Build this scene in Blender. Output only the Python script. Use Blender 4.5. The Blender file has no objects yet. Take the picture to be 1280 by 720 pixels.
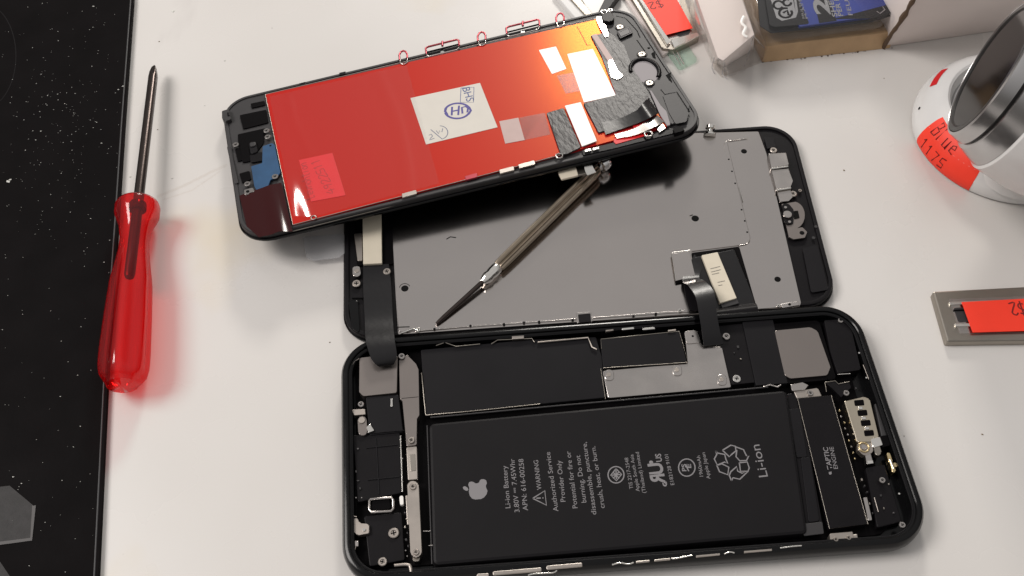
import bpy, bmesh, math, random
from mathutils import Vector, Matrix
from mathutils.geometry import tessellate_polygon
random.seed(7)
S = 0.001                       # the scene is thought out in millimetres, built in metres
sc = bpy.context.scene
COL = sc.collection
# ------------------------------------------------------------------ camera
FPX, TILT, ROLL, CH = 1281.2, .591, -.026, 241.3
fw = Vector((0, math.sin(TILT), -math.cos(TILT)))
up = Vector((0, math.cos(TILT), math.sin(TILT)))
rt = Vector((1, 0, 0))
cr, sr = math.cos(ROLL), math.sin(ROLL)
CR = rt * cr + up * sr
CU = -rt * sr + up * cr
CO = Vector((0, 0, CH))
cam = bpy.data.objects.new('camera', bpy.data.cameras.new('camera'))
COL.objects.link(cam)
cam.matrix_world = Matrix(((CR.x, CU.x, -fw.x, 0), (CR.y, CU.y, -fw.y, 0), (CR.z, CU.z, -fw.z, CH * S), (0, 0, 0, 1)))
cam.data.sensor_width = 36
cam.data.lens = FPX / 1280 * 36
cam.data.clip_start = .005
cam.data.clip_end = 20
sc.camera = cam


def ray(px, py):
    return fw + CR * ((px - 640) / FPX) - CU * ((py - 360) / FPX)


class Frame:
    """a rigid frame in mm; l() gives the local place of something seen at a pixel, h above the frame's plane"""
    def __init__(s, o, a=0, b=0, c=0):
        s.o = Vector(o)
        s.r = Matrix.Rotation(a, 3, 'Z') @ Matrix.Rotation(b, 3, 'Y') @ Matrix.Rotation(c, 3, 'X')
        s.ri = s.r.transposed()

    def l(s, px, py, h=0):
        d = s.ri @ ray(px, py)
        o = s.ri @ (CO - s.o)
        k = (h - o.z) / d.z
        p = o + d * k
        return Vector((p.x, p.y, h))

    def mat(s):
        m = s.r.to_4x4()
        m.translation = s.o * S
        return m


def world(px, py, z=0):
    d = ray(px, py)
    return CO + d * ((z - CH) / d.z)


T = Frame((0, 0, 0))
A = Frame((-41.27, 74.63, 0), .053)
B = Frame((-46.9, 143.0, 0), .056)
C = Frame((-74.16, 168.58, 12.3), .266, -.021, -.131)

# ------------------------------------------------------------------ materials


def lin(c):
    return tuple(((v / 255) / 12.92 if v / 255 <= .04045 else ((v / 255 + .055) / 1.055) ** 2.4) for v in c)


def pm(name, col, rough=.5, metal=0, spec=.5, var=.0, vscale=300, bump=0, bscale=1500, coat=0, coatr=.05, stretch=None, rvar=0, srgb=False, trans=0):
    if srgb: col = lin(col)
    m = bpy.data.materials.new(name)
    m.use_nodes = True
    nt = m.node_tree
    p = nt.nodes['Principled BSDF']
    p.inputs['Base Color'].default_value = (*col, 1)
    p.inputs['Roughness'].default_value = rough
    p.inputs['Metallic'].default_value = metal
    p.inputs['Specular IOR Level'].default_value = spec
    p.inputs['Coat Weight'].default_value = coat
    p.inputs['Coat Roughness'].default_value = coatr
    p.inputs['Transmission Weight'].default_value = trans
    tc = nt.nodes.new('ShaderNodeTexCoord')
    mp = nt.nodes.new('ShaderNodeMapping')
    nt.links.new(tc.outputs['Object'], mp.inputs[0])
    if stretch: mp.inputs['Scale'].default_value = stretch

    def noise(scale, detail=4):
        n = nt.nodes.new('ShaderNodeTexNoise')
        n.inputs['Scale'].default_value = scale
        n.inputs['Detail'].default_value = detail
        nt.links.new(mp.outputs[0], n.inputs['Vector'])
        return n
    if var:
        n = noise(vscale)
        mx = nt.nodes.new('ShaderNodeMixRGB')
        mx.inputs[1].default_value = (*[max(0, c * (1 - var)) for c in col], 1)
        mx.inputs[2].default_value = (*[min(1, c * (1 + var)) for c in col], 1)
        nt.links.new(n.outputs['Fac'], mx.inputs[0])
        nt.links.new(mx.outputs[0], p.inputs['Base Color'])
    if rvar:
        n = noise(vscale * .7, 6)
        mr = nt.nodes.new('ShaderNodeMapRange')
        mr.inputs['From Min'].default_value = .3
        mr.inputs['From Max'].default_value = .7
        mr.inputs['To Min'].default_value = max(.02, rough - rvar)
        mr.inputs['To Max'].default_value = rough + rvar
        nt.links.new(n.outputs['Fac'], mr.inputs[0])
        nt.links.new(mr.outputs[0], p.inputs['Roughness'])
    if bump:
        n = noise(bscale)
        b = nt.nodes.new('ShaderNodeBump')
        b.inputs['Strength'].default_value = bump
        b.inputs['Distance'].default_value = .0002
        nt.links.new(n.outputs['Fac'], b.inputs['Height'])
        nt.links.new(b.outputs[0], p.inputs['Normal'])
    return m


def clear(name, tint, rough=.08, gl=.25, body=0, bodycol=(1, 1, 1), bump=0, bscale=150):
    """thin clear plastic: tinted see-through, with a gloss that follows fresnel and an optional milky body"""
    m = bpy.data.materials.new(name)
    m.use_nodes = True
    nt = m.node_tree
    nt.nodes.clear()
    out = nt.nodes.new('ShaderNodeOutputMaterial')
    t = nt.nodes.new('ShaderNodeBsdfTransparent'); t.inputs[0].default_value = (*tint, 1)
    d = nt.nodes.new('ShaderNodeBsdfDiffuse'); d.inputs[0].default_value = (*bodycol, 1)
    tl = nt.nodes.new('ShaderNodeBsdfTranslucent'); tl.inputs[0].default_value = (*bodycol, 1)
    dd = nt.nodes.new('ShaderNodeMixShader'); dd.inputs[0].default_value = .4
    nt.links.new(d.outputs[0], dd.inputs[1]); nt.links.new(tl.outputs[0], dd.inputs[2])
    m1 = nt.nodes.new('ShaderNodeMixShader'); m1.inputs[0].default_value = body
    nt.links.new(t.outputs[0], m1.inputs[1]); nt.links.new(dd.outputs[0], m1.inputs[2])
    g = nt.nodes.new('ShaderNodeBsdfGlossy'); g.inputs['Roughness'].default_value = rough
    fr = nt.nodes.new('ShaderNodeLayerWeight'); fr.inputs[0].default_value = .5
    pw = nt.nodes.new('ShaderNodeMath'); pw.operation = 'POWER'; pw.inputs[1].default_value = 4
    nt.links.new(fr.outputs['Facing'], pw.inputs[0])
    ml = nt.nodes.new('ShaderNodeMath'); ml.operation = 'MULTIPLY_ADD'
    ml.inputs[1].default_value = .7; ml.inputs[2].default_value = gl * .1
    nt.links.new(pw.outputs[0], ml.inputs[0])
    m2 = nt.nodes.new('ShaderNodeMixShader')
    nt.links.new(ml.outputs[0], m2.inputs[0]); nt.links.new(m1.outputs[0], m2.inputs[1]); nt.links.new(g.outputs[0], m2.inputs[2])
    nt.links.new(m2.outputs[0], out.inputs[0])
    if bump:
        tc = nt.nodes.new('ShaderNodeTexCoord')
        n = nt.nodes.new('ShaderNodeTexNoise'); n.inputs['Scale'].default_value = bscale
        b = nt.nodes.new('ShaderNodeBump'); b.inputs['Strength'].default_value = bump; b.inputs['Distance'].default_value = .001
        nt.links.new(tc.outputs['Object'], n.inputs['Vector']); nt.links.new(n.outputs['Fac'], b.inputs['Height'])
        nt.links.new(b.outputs[0], g.inputs['Normal'])
    return m


M = dict(
    black_gloss=pm('black_gloss', (.003, .003, .0034), .16, spec=.25, rvar=.05, vscale=120),
    black_edge=pm('black_edge', (.008, .008, .009), .28, spec=.5, bump=.05),
    black=pm('black', (.0058, .005, .0060), .42, spec=.14, var=.3, vscale=200, bump=.1),
    black_deep=pm('black_deep', (.0022, .0018, .0022), .5, spec=.05),
    graphite=pm('graphite', (.0078, .0072, .0086), .5, spec=.14, var=.15, vscale=90, bump=.05, rvar=.06),
    battery=pm('battery', (.0082, .0075, .0085), .5, spec=.14, var=.12, vscale=60, bump=.35, bscale=110, rvar=.05),
    frame_grey=pm('frame_grey', (.031, .0295, .031), .5, spec=.35, var=.2, vscale=150, bump=.08),
    tape=pm('tape', (.022, .020, .021), .40, spec=.35, var=.4, vscale=500, bump=1.0, bscale=420, stretch=(2, .7, 1)),
    flex=pm('flex', (.0065, .006, .007), .3, spec=.35, bump=.15, bscale=700),
    steel=pm('steel', (.52, .485, .465), .17, 1, var=.07, vscale=28, rvar=.04, bump=.10, bscale=22),
    steel_b=pm('steel_b', (.48, .45, .43), .24, 1, var=.08, vscale=150, rvar=.06),
    steel_dull=pm('steel_dull', (.42, .38, .345), .42, 1, var=.1, vscale=150, rvar=.08),
    bright=pm('bright', (.8, .78, .74), .16, 1),
    nickel=pm('nickel', (.36, .33, .29), .34, 1, var=.12, vscale=90, bump=.1, bscale=400),
    brass=pm('brass', (.56, .50, .40), .28, 1, var=.1, vscale=200),
    gold=pm('gold', (.70, .56, .32), .25, 1),
    cream=pm('cream', (.62, .56, .45), .5, var=.08, vscale=300),
    shieldgrey=pm('shieldgrey', (.27, .24, .225), .33, .9, var=.04, vscale=40, rvar=.04),
    socket_grey=pm('socket_grey', (.07, .065, .068), .5),
    window_grey=pm('window_grey', (.30, .28, .29), .6, spec=.2),
    hole=pm('hole', (.002, .002, .002), .7, spec=.1),
    print=pm('print', (.20, .192, .20), .6),
    white=pm('white', (.80, .78, .75), .38, var=.04, vscale=100),
    white_gloss=pm('white_gloss', (.72, .71, .70), .22, coat=.3, var=.02),
    paper=pm('paper', (.56, .53, .48), .6, var=.05, vscale=200),
    ink=pm('ink', (.06, .05, .23), .6),
    ink2=pm('ink2', (.05, .08, .22), .6),
    pencil=pm('pencil', (.13, .15, .22), .7),
    orange=pm('orange', (.95, .045, .018), .55, var=.05, vscale=200),
    orange_in=pm('orange_in', (.62, .006, .010), .5, var=.05, vscale=200),
    darkred_ink=pm('darkred_ink', (.16, .006, .006), .6),
    red_ink=pm('red_ink', (.35, .01, .012), .6),
    greysq=pm('greysq', (.42, .30, .28), .5, var=.08),
    pinksq=pm('pinksq', (.85, .30, .22), .35),
    blue_film=pm('blue_film', (.016, .065, .15), .35, spec=.6, var=.3, vscale=250),
    darkred=pm('darkred', (.028, .001, .0015), .14, spec=.35, bump=.1, bscale=60),
    loopred=pm('loopred', (.42, .06, .08), .3, .6),
    kraft=pm('kraft', (.50, .335, .19), .75, var=.2, vscale=180, bump=.3),
    cardwhite=pm('cardwhite', (.74, .66, .63), .6, var=.05, vscale=60),
    blue=pm('blue', (.006, .025, .22), .35, var=.5, vscale=60),
    silver_paint=pm('silver_paint', (.50, .49, .49), .24, 1),
    lens=pm('lens', (.006, .005, .005), .10, spec=.25),
    bezel=pm('bezel', (.012, .011, .011), .3),
    chrome=pm('chrome', (.75, .74, .74), .12, 1),
    mat_rubber=pm('mat_rubber', (.0048, .0040, .0043), .6, spec=.035, var=.4, vscale=90, bump=.25, bscale=900, rvar=.06),
    mat_faint=pm('mat_faint', (.008, .0072, .0078), .6, spec=.1),
    mat_edge=pm('mat_edge', (.035, .034, .036), .5),
    emblem=pm('emblem', (.019, .0175, .018), .7, var=.5, vscale=500, bump=.5),
    emblem_rim=pm('emblem_rim', (.07, .066, .066), .6),
    dust=pm('dust', (.6, .6, .56), .7),
    crumb=pm('crumb', (.22, .16, .10), .8),
    shaft=pm('shaft', (.075, .06, .055), .3, 1, var=.2, vscale=200, bump=.1),
    knurl=pm('knurl', (.36, .30, .235), .32, 1, var=.2, vscale=300, bump=.3),
    film=clear('film', (1, 1, 1), .13, .45),
    bag=clear('bag', (.97, .96, .95), .12, .5, .06, (.8, .8, .8), bump=.5, bscale=90),
    blister=clear('blister', (.96, .965, .975), .06, .4, .02, (.8, .8, .8), bump=.25, bscale=40),
    milky=clear('milky', (.9, .9, .92), .2, .5, .35, (.75, .75, .75)),
    green_clear=clear('green_clear', (.90, .96, .93), .1, .4, .06, (.6, .8, .7)),
    pinkfilm=clear('pinkfilm', (1, .94, .92), .3, .1, .14, (.8, .5, .45)),
)


def red_foil():
    m = pm('red_foil', (.43, .011, .014), .30)
    nt = m.node_tree
    p = nt.nodes['Principled BSDF']
    p.inputs['Roughness'].default_value = .42
    p.inputs['Specular IOR Level'].default_value = 0.2
    p.inputs['Specular Tint'].default_value = (1, .42, .04, 1)
    p.inputs['Metallic'].default_value = 0
    p.inputs['Coat Weight'].default_value = 0
    p.inputs['Coat Roughness'].default_value = .06
    g = nt.nodes.new('ShaderNodeBsdfGlossy'); g.inputs['Color'].default_value = (1, .27, .03, 1); g.inputs['Roughness'].default_value = .17
    mx = nt.nodes.new('ShaderNodeMixShader'); mx.inputs[0].default_value = .06
    out = nt.nodes['Material Output']
    nt.links.new(p.outputs[0], mx.inputs[1]); nt.links.new(g.outputs[0], mx.inputs[2]); nt.links.new(mx.outputs[0], out.inputs[0])
    return m


M['red_foil'] = red_foil()


def handle_red():
    m = bpy.data.materials.new('red_acetate')
    m.use_nodes = True
    nt = m.node_tree
    nt.nodes.clear()
    out = nt.nodes.new('ShaderNodeOutputMaterial')
    t = nt.nodes.new('ShaderNodeBsdfTransparent'); t.inputs[0].default_value = (1, .12, .12, 1)
    d = nt.nodes.new('ShaderNodeBsdfDiffuse'); d.inputs[0].default_value = (.52, .008, .016, 1)
    tl = nt.nodes.new('ShaderNodeBsdfTranslucent'); tl.inputs[0].default_value = (.75, .015, .03, 1)
    g = nt.nodes.new('ShaderNodeBsdfGlossy'); g.inputs['Roughness'].default_value = .1
    lw = nt.nodes.new('ShaderNodeLayerWeight'); lw.inputs[0].default_value = .5
    pw = nt.nodes.new('ShaderNodeMath'); pw.operation = 'POWER'; pw.inputs[1].default_value = 4
    nt.links.new(lw.outputs['Facing'], pw.inputs[0])
    fr = nt.nodes.new('ShaderNodeMath'); fr.operation = 'MULTIPLY_ADD'
    fr.inputs[1].default_value = .6; fr.inputs[2].default_value = .05
    nt.links.new(pw.outputs[0], fr.inputs[0])
    a = nt.nodes.new('ShaderNodeMixShader'); a.inputs[0].default_value = .5
    nt.links.new(d.outputs[0], a.inputs[1]); nt.links.new(tl.outputs[0], a.inputs[2])
    b = nt.nodes.new('ShaderNodeMixShader'); b.inputs[0].default_value = .19
    nt.links.new(t.outputs[0], b.inputs[1]); nt.links.new(a.outputs[0], b.inputs[2])
    c = nt.nodes.new('ShaderNodeMixShader')
    nt.links.new(fr.outputs[0], c.inputs[0]); nt.links.new(b.outputs[0], c.inputs[1]); nt.links.new(g.outputs[0], c.inputs[2])
    nt.links.new(c.outputs[0], out.inputs[0])
    return m


M['acetate'] = handle_red()


def table_mat():
    m = bpy.data.materials.new('table_laminate')
    m.use_nodes = True
    nt = m.node_tree
    p = nt.nodes['Principled BSDF']
    tc = nt.nodes.new('ShaderNodeTexCoord')

    def noise(scale, det, off=(0, 0, 0), st=(1, 1, 1)):
        mp = nt.nodes.new('ShaderNodeMapping'); mp.inputs['Location'].default_value = off; mp.inputs['Scale'].default_value = st
        n = nt.nodes.new('ShaderNodeTexNoise'); n.inputs['Scale'].default_value = scale; n.inputs['Detail'].default_value = det
        nt.links.new(tc.outputs['Object'], mp.inputs[0]); nt.links.new(mp.outputs[0], n.inputs['Vector'])
        return n

    def ramp(n, a, b, c0, c1):
        r = nt.nodes.new('ShaderNodeValToRGB')
        r.color_ramp.elements[0].position = a; r.color_ramp.elements[1].position = b
        r.color_ramp.elements[0].color = (*c0, 1); r.color_ramp.elements[1].color = (*c1, 1)
        nt.links.new(n.outputs['Fac'], r.inputs[0])
        return r
    base = ramp(noise(7, 3), .35, .65, (.60, .575, .55), (.66, .64, .62))
    stain = ramp(noise(14, 4, (3, 1, 0)), .60, .74, (0, 0, 0), (.8, .8, .8))
    mx = nt.nodes.new('ShaderNodeMixRGB'); mx.inputs[2].default_value = (.63, .56, .44, 1)
    nt.links.new(stain.outputs[0], mx.inputs[0]); nt.links.new(base.outputs[0], mx.inputs[1])
    smear = ramp(noise(30, 5, (7, 2, 0), (1, .35, 1)), .62, .72, (0, 0, 0), (.32, .32, .32))
    mx2 = nt.nodes.new('ShaderNodeMixRGB'); mx2.inputs[2].default_value = (.40, .37, .36, 1)
    nt.links.new(smear.outputs[0], mx2.inputs[0]); nt.links.new(mx.outputs[0], mx2.inputs[1])
    nt.links.new(mx2.outputs[0], p.inputs['Base Color'])
    rr = ramp(noise(18, 6, (1, 5, 0)), .3, .7, (.20, .20, .20), (.34, .34, .34))
    nt.links.new(rr.outputs[0], p.inputs['Roughness'])
    p.inputs['Specular IOR Level'].default_value = .5
    return m


M['table'] = table_mat()

# ------------------------------------------------------------------ object helpers


def link(name, me, mat, parent=None, label=None):
    me.name = name
    o = bpy.data.objects.new(name, me)
    COL.objects.link(o)
    if mat is not None and not me.materials:
        me.materials.append(M[mat] if isinstance(mat, str) else mat)
    if parent is not None: o.parent = parent
    if label: o['label'] = label
    return o


def thing(name, F, label, cat, group=None):
    o = bpy.data.objects.new(name, None)
    o.empty_display_size = .005
    COL.objects.link(o)
    if F is not None: o.matrix_world = F.mat()
    o['label'] = label; o['category'] = cat
    if group: o['group'] = group
    return o


def finish(bm, ang=.6, smooth=True):
    bmesh.ops.recalc_face_normals(bm, faces=bm.faces)
    for v in bm.verts: v.co *= S
    if smooth:
        for f in bm.faces: f.smooth = True
        for e in bm.edges:
            e.smooth = len(e.link_faces) == 2 and e.calc_face_angle(9) < ang
    me = bpy.data.meshes.new('m')
    bm.to_mesh(me); bm.free()
    return me


def area2(P): return sum(P[i].x * P[(i + 1) % len(P)].y - P[(i + 1) % len(P)].x * P[i].y for i in range(len(P)))


def fillet(P, r, n=5):
    """round the corners of a polygon (2-D vectors)"""
    P = [Vector((p[0], p[1])) for p in P]
    if area2(P) < 0:
        P = P[::-1]
        if isinstance(r, (list, tuple)): r = list(r)[::-1]
    out = []
    N = len(P)
    for i in range(N):
        rr = r[i] if isinstance(r, (list, tuple)) else r
        p, a, b = P[i], P[i - 1], P[(i + 1) % N]
        d1, d2 = (a - p), (b - p)
        l1, l2 = d1.length, d2.length
        d1.normalize(); d2.normalize()
        ang = d1.angle(d2)
        if rr <= 0 or ang > 3.05:
            out.append(p); continue
        t = min(rr / math.tan(ang / 2), l1 * .48, l2 * .48)
        rr2 = t * math.tan(ang / 2)
        c = p + (d1 + d2).normalized() * (rr2 / math.sin(ang / 2))
        s = p + d1 * t - c; e = p + d2 * t - c
        a0 = math.atan2(s.y, s.x); a1 = math.atan2(e.y, e.x)
        da = (a1 - a0 + math.pi) % (2 * math.pi) - math.pi
        for k in range(n + 1):
            aa = a0 + da * k / n
            out.append(c + Vector((math.cos(aa), math.sin(aa))) * rr2)
    return out


def inset(P, d):
    P = [Vector((p[0], p[1])) for p in P]
    if area2(P) < 0: P = P[::-1]
    out = []
    N = len(P)
    for i in range(N):
        a, p, b = P[i - 1], P[i], P[(i + 1) % N]
        e1 = (p - a).normalized(); e2 = (b - p).normalized()
        n1 = Vector((-e1.y, e1.x)); n2 = Vector((-e2.y, e2.x))
        k = 1 + n1.dot(n2)
        out.append(p + (n1 + n2) * (d / max(k, .2)))
    return out


def loft_rr(P, R, prof, n=10, cap0=True, cap1=True):
    """stack of rounded polygons; prof = (inset, z)"""
    bm = bmesh.new()
    loops = []
    for ins, z in prof:
        L = fillet(inset(P, ins), max(.2, R - ins), n)
        loops.append([bm.verts.new((p.x, p.y, z)) for p in L])
    for a, b in zip(loops, loops[1:]):
        m = len(a)
        for i in range(m):
            bm.faces.new((a[i], a[(i + 1) % m], b[(i + 1) % m], b[i]))
    if cap0: bm.faces.new(loops[0][::-1])
    if cap1: bm.faces.new(loops[-1])
    return bm


def L(F, pts, h): return [F.l(x, y, h) for x, y in pts]


def slab(name, F, pts, z0, z1, mat, parent, r=0, bev=.12, label=None, local=False):
    P = [Vector(p) for p in pts] if local else L(F, pts, z1)
    P = fillet(P, r, 4)
    Q = [P[0]]
    for p in P[1:]:
        if (p - Q[-1]).length > 1e-3: Q.append(p)
    P = Q
    bm = bmesh.new()
    b = [bm.verts.new((p.x, p.y, z0)) for p in P]
    t = [bm.verts.new((p.x, p.y, z1)) for p in P]
    m = len(P)
    tf = bm.faces.new(t)
    bm.faces.new(b[::-1])
    for i in range(m): bm.faces.new((b[i], b[(i + 1) % m], t[(i + 1) % m], t[i]))
    if bev > 0:
        bev = min(bev, (z1 - z0) * .6)
        bmesh.ops.bevel(bm, geom=list(tf.edges), offset=bev, segments=2, profile=.5, affect='EDGES', clamp_overlap=True)
    me = finish(bm)
    for p in me.polygons:
        if abs(p.normal.z) > .9995: p.use_smooth = False
    return link(name, me, mat, parent, label)


def tube_bm(bm, P, r, n=8, closed=False, flat=1.0):
    P = [Vector(p) for p in P]
    rings = []
    N = len(P)
    for i, p in enumerate(P):
        if closed: d = P[(i + 1) % N] - P[i - 1]
        else: d = P[min(i + 1, N - 1)] - P[max(i - 1, 0)]
        d.normalize()
        up_ = Vector((0, 0, 1)) if abs(d.z) < .95 else Vector((1, 0, 0))
        s = d.cross(up_).normalized(); u = s.cross(d)
        rr = r[i] if isinstance(r, (list, tuple)) else r
        rings.append([bm.verts.new(p + s * math.cos(2 * math.pi * k / n) * rr + u * math.sin(2 * math.pi * k / n) * rr * flat) for k in range(n)])
    cnt = N if closed else N - 1
    for i in range(cnt):
        a, b = rings[i], rings[(i + 1) % N]
        for k in range(n): bm.faces.new((a[k], a[(k + 1) % n], b[(k + 1) % n], b[k]))
    if not closed:
        bm.faces.new(rings[0][::-1]); bm.faces.new(rings[-1])


def tube(name, F, pts, h, r, mat, parent, closed=False, flat=1.0, label=None, smooth_path=False):
    P = [F.l(p[0], p[1], p[2] if len(p) > 2 else h) for p in pts]
    if smooth_path: P = crom(P, 5)
    bm = bmesh.new()
    tube_bm(bm, P, r, 8, closed, flat)
    return link(name, finish(bm, .9), mat, parent, label)


def crom(P, n):
    out = []
    for i in range(len(P) - 1):
        p0, p1, p2, p3 = P[max(i - 1, 0)], P[i], P[i + 1], P[min(i + 2, len(P) - 1)]
        for k in range(n):
            t = k / n
            out.append(.5 * ((2 * p1) + (p2 - p0) * t + (2 * p0 - 5 * p1 + 4 * p2 - p3) * t * t + (3 * p1 - p0 - 3 * p2 + p3) * t ** 3))
    out.append(P[-1])
    return out


def ribbon(name, F, rows, mat, parent, th=.18, n=6, label=None):
    """flex cable: rows of (left px, right px, height)"""
    Lp = crom([F.l(a[0], a[1], h) for a, b, h in rows], n)
    Rp = crom([F.l(b[0], b[1], h) for a, b, h in rows], n)
    bm = bmesh.new()
    tl = [bm.verts.new(p) for p in Lp]; tr = [bm.verts.new(p) for p in Rp]
    bl = [bm.verts.new(p - Vector((0, 0, th))) for p in Lp]; br = [bm.verts.new(p - Vector((0, 0, th))) for p in Rp]
    for i in range(len(tl) - 1):
        bm.faces.new((tl[i], tr[i], tr[i + 1], tl[i + 1])); bm.faces.new((bl[i], bl[i + 1], br[i + 1], br[i]))
        bm.faces.new((tl[i], tl[i + 1], bl[i + 1], bl[i])); bm.faces.new((tr[i], br[i], br[i + 1], tr[i + 1]))
    bm.faces.new((tl[0], bl[0], br[0], tr[0])); bm.faces.new((tl[-1], tr[-1], br[-1], bl[-1]))
    return link(name, finish(bm, .8), mat, parent, label)


def strokes(name, F, lines, w, h, mat, parent, label=None, th=.02):
    bm = bmesh.new()
    for k, ln in enumerate(lines):
        P = [F.l(x, y, h) for x, y in ln]
        stroke_bm(bm, P, w, th, k * .0005)
    return link(name, finish(bm, smooth=False), mat, parent, label)


def stroke_bm(bm, P, w, th, dz=0):
    P = [P[0]] + [p for i, p in enumerate(P[1:]) if (p - P[i]).length > 1e-4]
    N = len(P)
    if N < 2: return
    rows = []
    for i in range(N):
        d = P[min(i + 1, N - 1)] - P[max(i - 1, 0)]
        if d.length < 1e-6: d = Vector((1, 0, 0))
        d.normalize()
        s = Vector((-d.y, d.x, 0)) * w / 2
        z = Vector((0, 0, th + dz))
        rows.append((bm.verts.new(P[i] + s + z), bm.verts.new(P[i] - s + z)))
    for a, b in zip(rows, rows[1:]): bm.faces.new((a[0], a[1], b[1], b[0]))


def ell(cx, cy, rx, ry, n=20, a0=0, a1=360, rot=0):
    out = []
    for k in range(n + 1):
        a = math.radians(a0 + (a1 - a0) * k / n)
        x, y = rx * math.cos(a), ry * math.sin(a)
        c, s = math.cos(rot), math.sin(rot)
        out.append((cx + x * c - y * s, cy + x * s + y * c))
    return out


def text(s, F, p0, p1, h, mat, parent, cap=None, name='printed_text', bold=0, label=None, mirror=False):
    """lettering whose baseline runs from pixel p0 to pixel p1; cap = height of capitals in mm"""
    cu = bpy.data.curves.new('t', 'FONT')
    cu.body = s; cu.size = 1; cu.resolution_u = 3; cu.offset = bold
    ob = bpy.data.objects.new('t', cu)
    COL.objects.link(ob)
    bpy.context.view_layer.update()
    me = bpy.data.meshes.new_from_object(ob.evaluated_get(bpy.context.evaluated_depsgraph_get()))
    bpy.data.objects.remove(ob); bpy.data.curves.remove(cu)
    a, b = F.l(*p0, h), F.l(*p1, h)
    d = b - a; ln = d.length; d.normalize()
    u = Vector((-d.y, d.x, 0))
    xs = [v.co.x for v in me.vertices]
    x0, x1 = min(xs), max(xs)
    sx = ln / (x1 - x0)
    sy = cap / .73 if cap else sx
    for v in me.vertices:
        x = (v.co.x - x0) * sx
        if mirror: x = ln - x
        y = v.co.y * sy
        v.co = (a + d * x + u * y + Vector((0, 0, .02))) * S
    return link(name, me, mat, parent, label)


def lathe_bm(bm, prof, P0, P1, n=32, flute=0, nf=6, ends=True):
    """prof = (radius, distance along the axis from P0 in mm)"""
    P0, P1 = Vector(P0), Vector(P1)
    d = (P1 - P0).normalized()
    up_ = Vector((0, 0, 1)) if abs(d.z) < .95 else Vector((1, 0, 0))
    s = d.cross(up_).normalized(); u = s.cross(d)
    rings = []
    for row in prof:
        r, t = row[0], row[1]
        fl = row[2] if len(row) > 2 else flute
        rings.append([bm.verts.new(P0 + d * t + (s * math.cos(2 * math.pi * k / n) + u * math.sin(2 * math.pi * k / n)) * max(r, .001) * (1 - fl * (.5 + .5 * math.cos(nf * 2 * math.pi * k / n)))) for k in range(n)])
    for a, b in zip(rings, rings[1:]):
        for k in range(n): bm.faces.new((a[k], a[(k + 1) % n], b[(k + 1) % n], b[k]))
    if ends:
        bm.faces.new(rings[0][::-1]); bm.faces.new(rings[-1])


def lathe(name, prof, P0, P1, mat, parent, n=32, flute=0, nf=6, ang=.6, label=None):
    bm = bmesh.new()
    lathe_bm(bm, prof, P0, P1, n, flute, nf)
    return link(name, finish(bm, ang), mat, parent, label)


def screw_mesh(R, mat):
    bm = bmesh.new()
    lathe_bm(bm, [(R, 0), (R, .25), (R * .86, .38), (R * .55, .38), (R * .45, .22), (R * .12, .22)], (0, 0, 0), (0, 0, 1), 16)
    for a in (0, math.pi / 2):
        c, s = math.cos(a), math.sin(a)
        w = R * .12; l_ = R * .5
        q = [(-l_, -w), (l_, -w), (l_, w), (-l_, w)]
        z = .235 + a * .002
        bm.faces.new([bm.verts.new((x * c - y * s, x * s + y * c, z)) for x, y in q])
    me = finish(bm)
    me.materials.append(M[mat]); me.materials.append(M['hole'])
    for p in me.polygons[-2:]: p.material_index = 1
    return me


SCREW = {}


def screw(F, px, py, h, parent, R=.85, mat='steel_b', name='screw'):
    k = (R, mat)
    if k not in SCREW: SCREW[k] = screw_mesh(R, mat)
    o = bpy.data.objects.new(name, SCREW[k])
    COL.objects.link(o); o.parent = parent
    o.location = F.l(px, py, h + .3) * S - Vector((0, 0, .3 * S))
    o.rotation_euler.z = random.random() * 3
    return o


def disc(name, F, px, py, h, R, th, mat, parent, n=20, label=None, sy=1):
    bm = bmesh.new()
    p = F.l(px, py, h + th)
    lathe_bm(bm, [(R, 0), (R, th * .7), (R * .93, th)], (p.x, p.y, h), (p.x, p.y, h + 1), n)
    return link(name, finish(bm), mat, parent, label)


def wring(name, F, px, py, h, R, r, mat, parent, label=None):
    p = F.l(px, py, h)
    bm = bmesh.new()
    tube_bm(bm, [p + Vector((math.cos(a * math.pi / 10) * R, math.sin(a * math.pi / 10) * R, 0)) for a in range(20)], r, 8, True)
    return link(name, finish(bm, 2), mat, parent, label)


# ------------------------------------------------------------------ table
bm = bmesh.new()
q = [(-900, -500), (900, -500), (900, 1100), (-900, 1100)]
bm.faces.new([bm.verts.new((x, y, 0)) for x, y in q])
o = link('tabletop', finish(bm), 'table'); o['kind'] = 'structure'

M['smear'] = clear('smear', (.965, .955, .945), .4, .0)
for pts, w_ in (([(196, 246), (230, 232), (262, 216), (284, 206)], 1.0), ([(203, 250), (240, 238), (275, 214)], .5)):
    sm = strokes('smear', T, [[(p[0], p[1]) for p in pts]], w_, .01, 'smear', o)
# crumbs and dust on the table
bm = bmesh.new()


def chip(bm, p, r, zmax=.5):
    v = []
    n = random.choice((4, 5, 6))
    a0 = random.random() * 6
    for k in range(n):
        a = a0 + 2 * math.pi * k / n
        rr = r * random.uniform(.5, 1.2)
        v.append(bm.verts.new(p + Vector((math.cos(a) * rr, math.sin(a) * rr * .7, .05))))
    t = bm.verts.new(p + Vector((0, 0, min(zmax, r * .6) + .05)))
    for k in range(n): bm.faces.new((v[k], v[(k + 1) % n], t))


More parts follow.
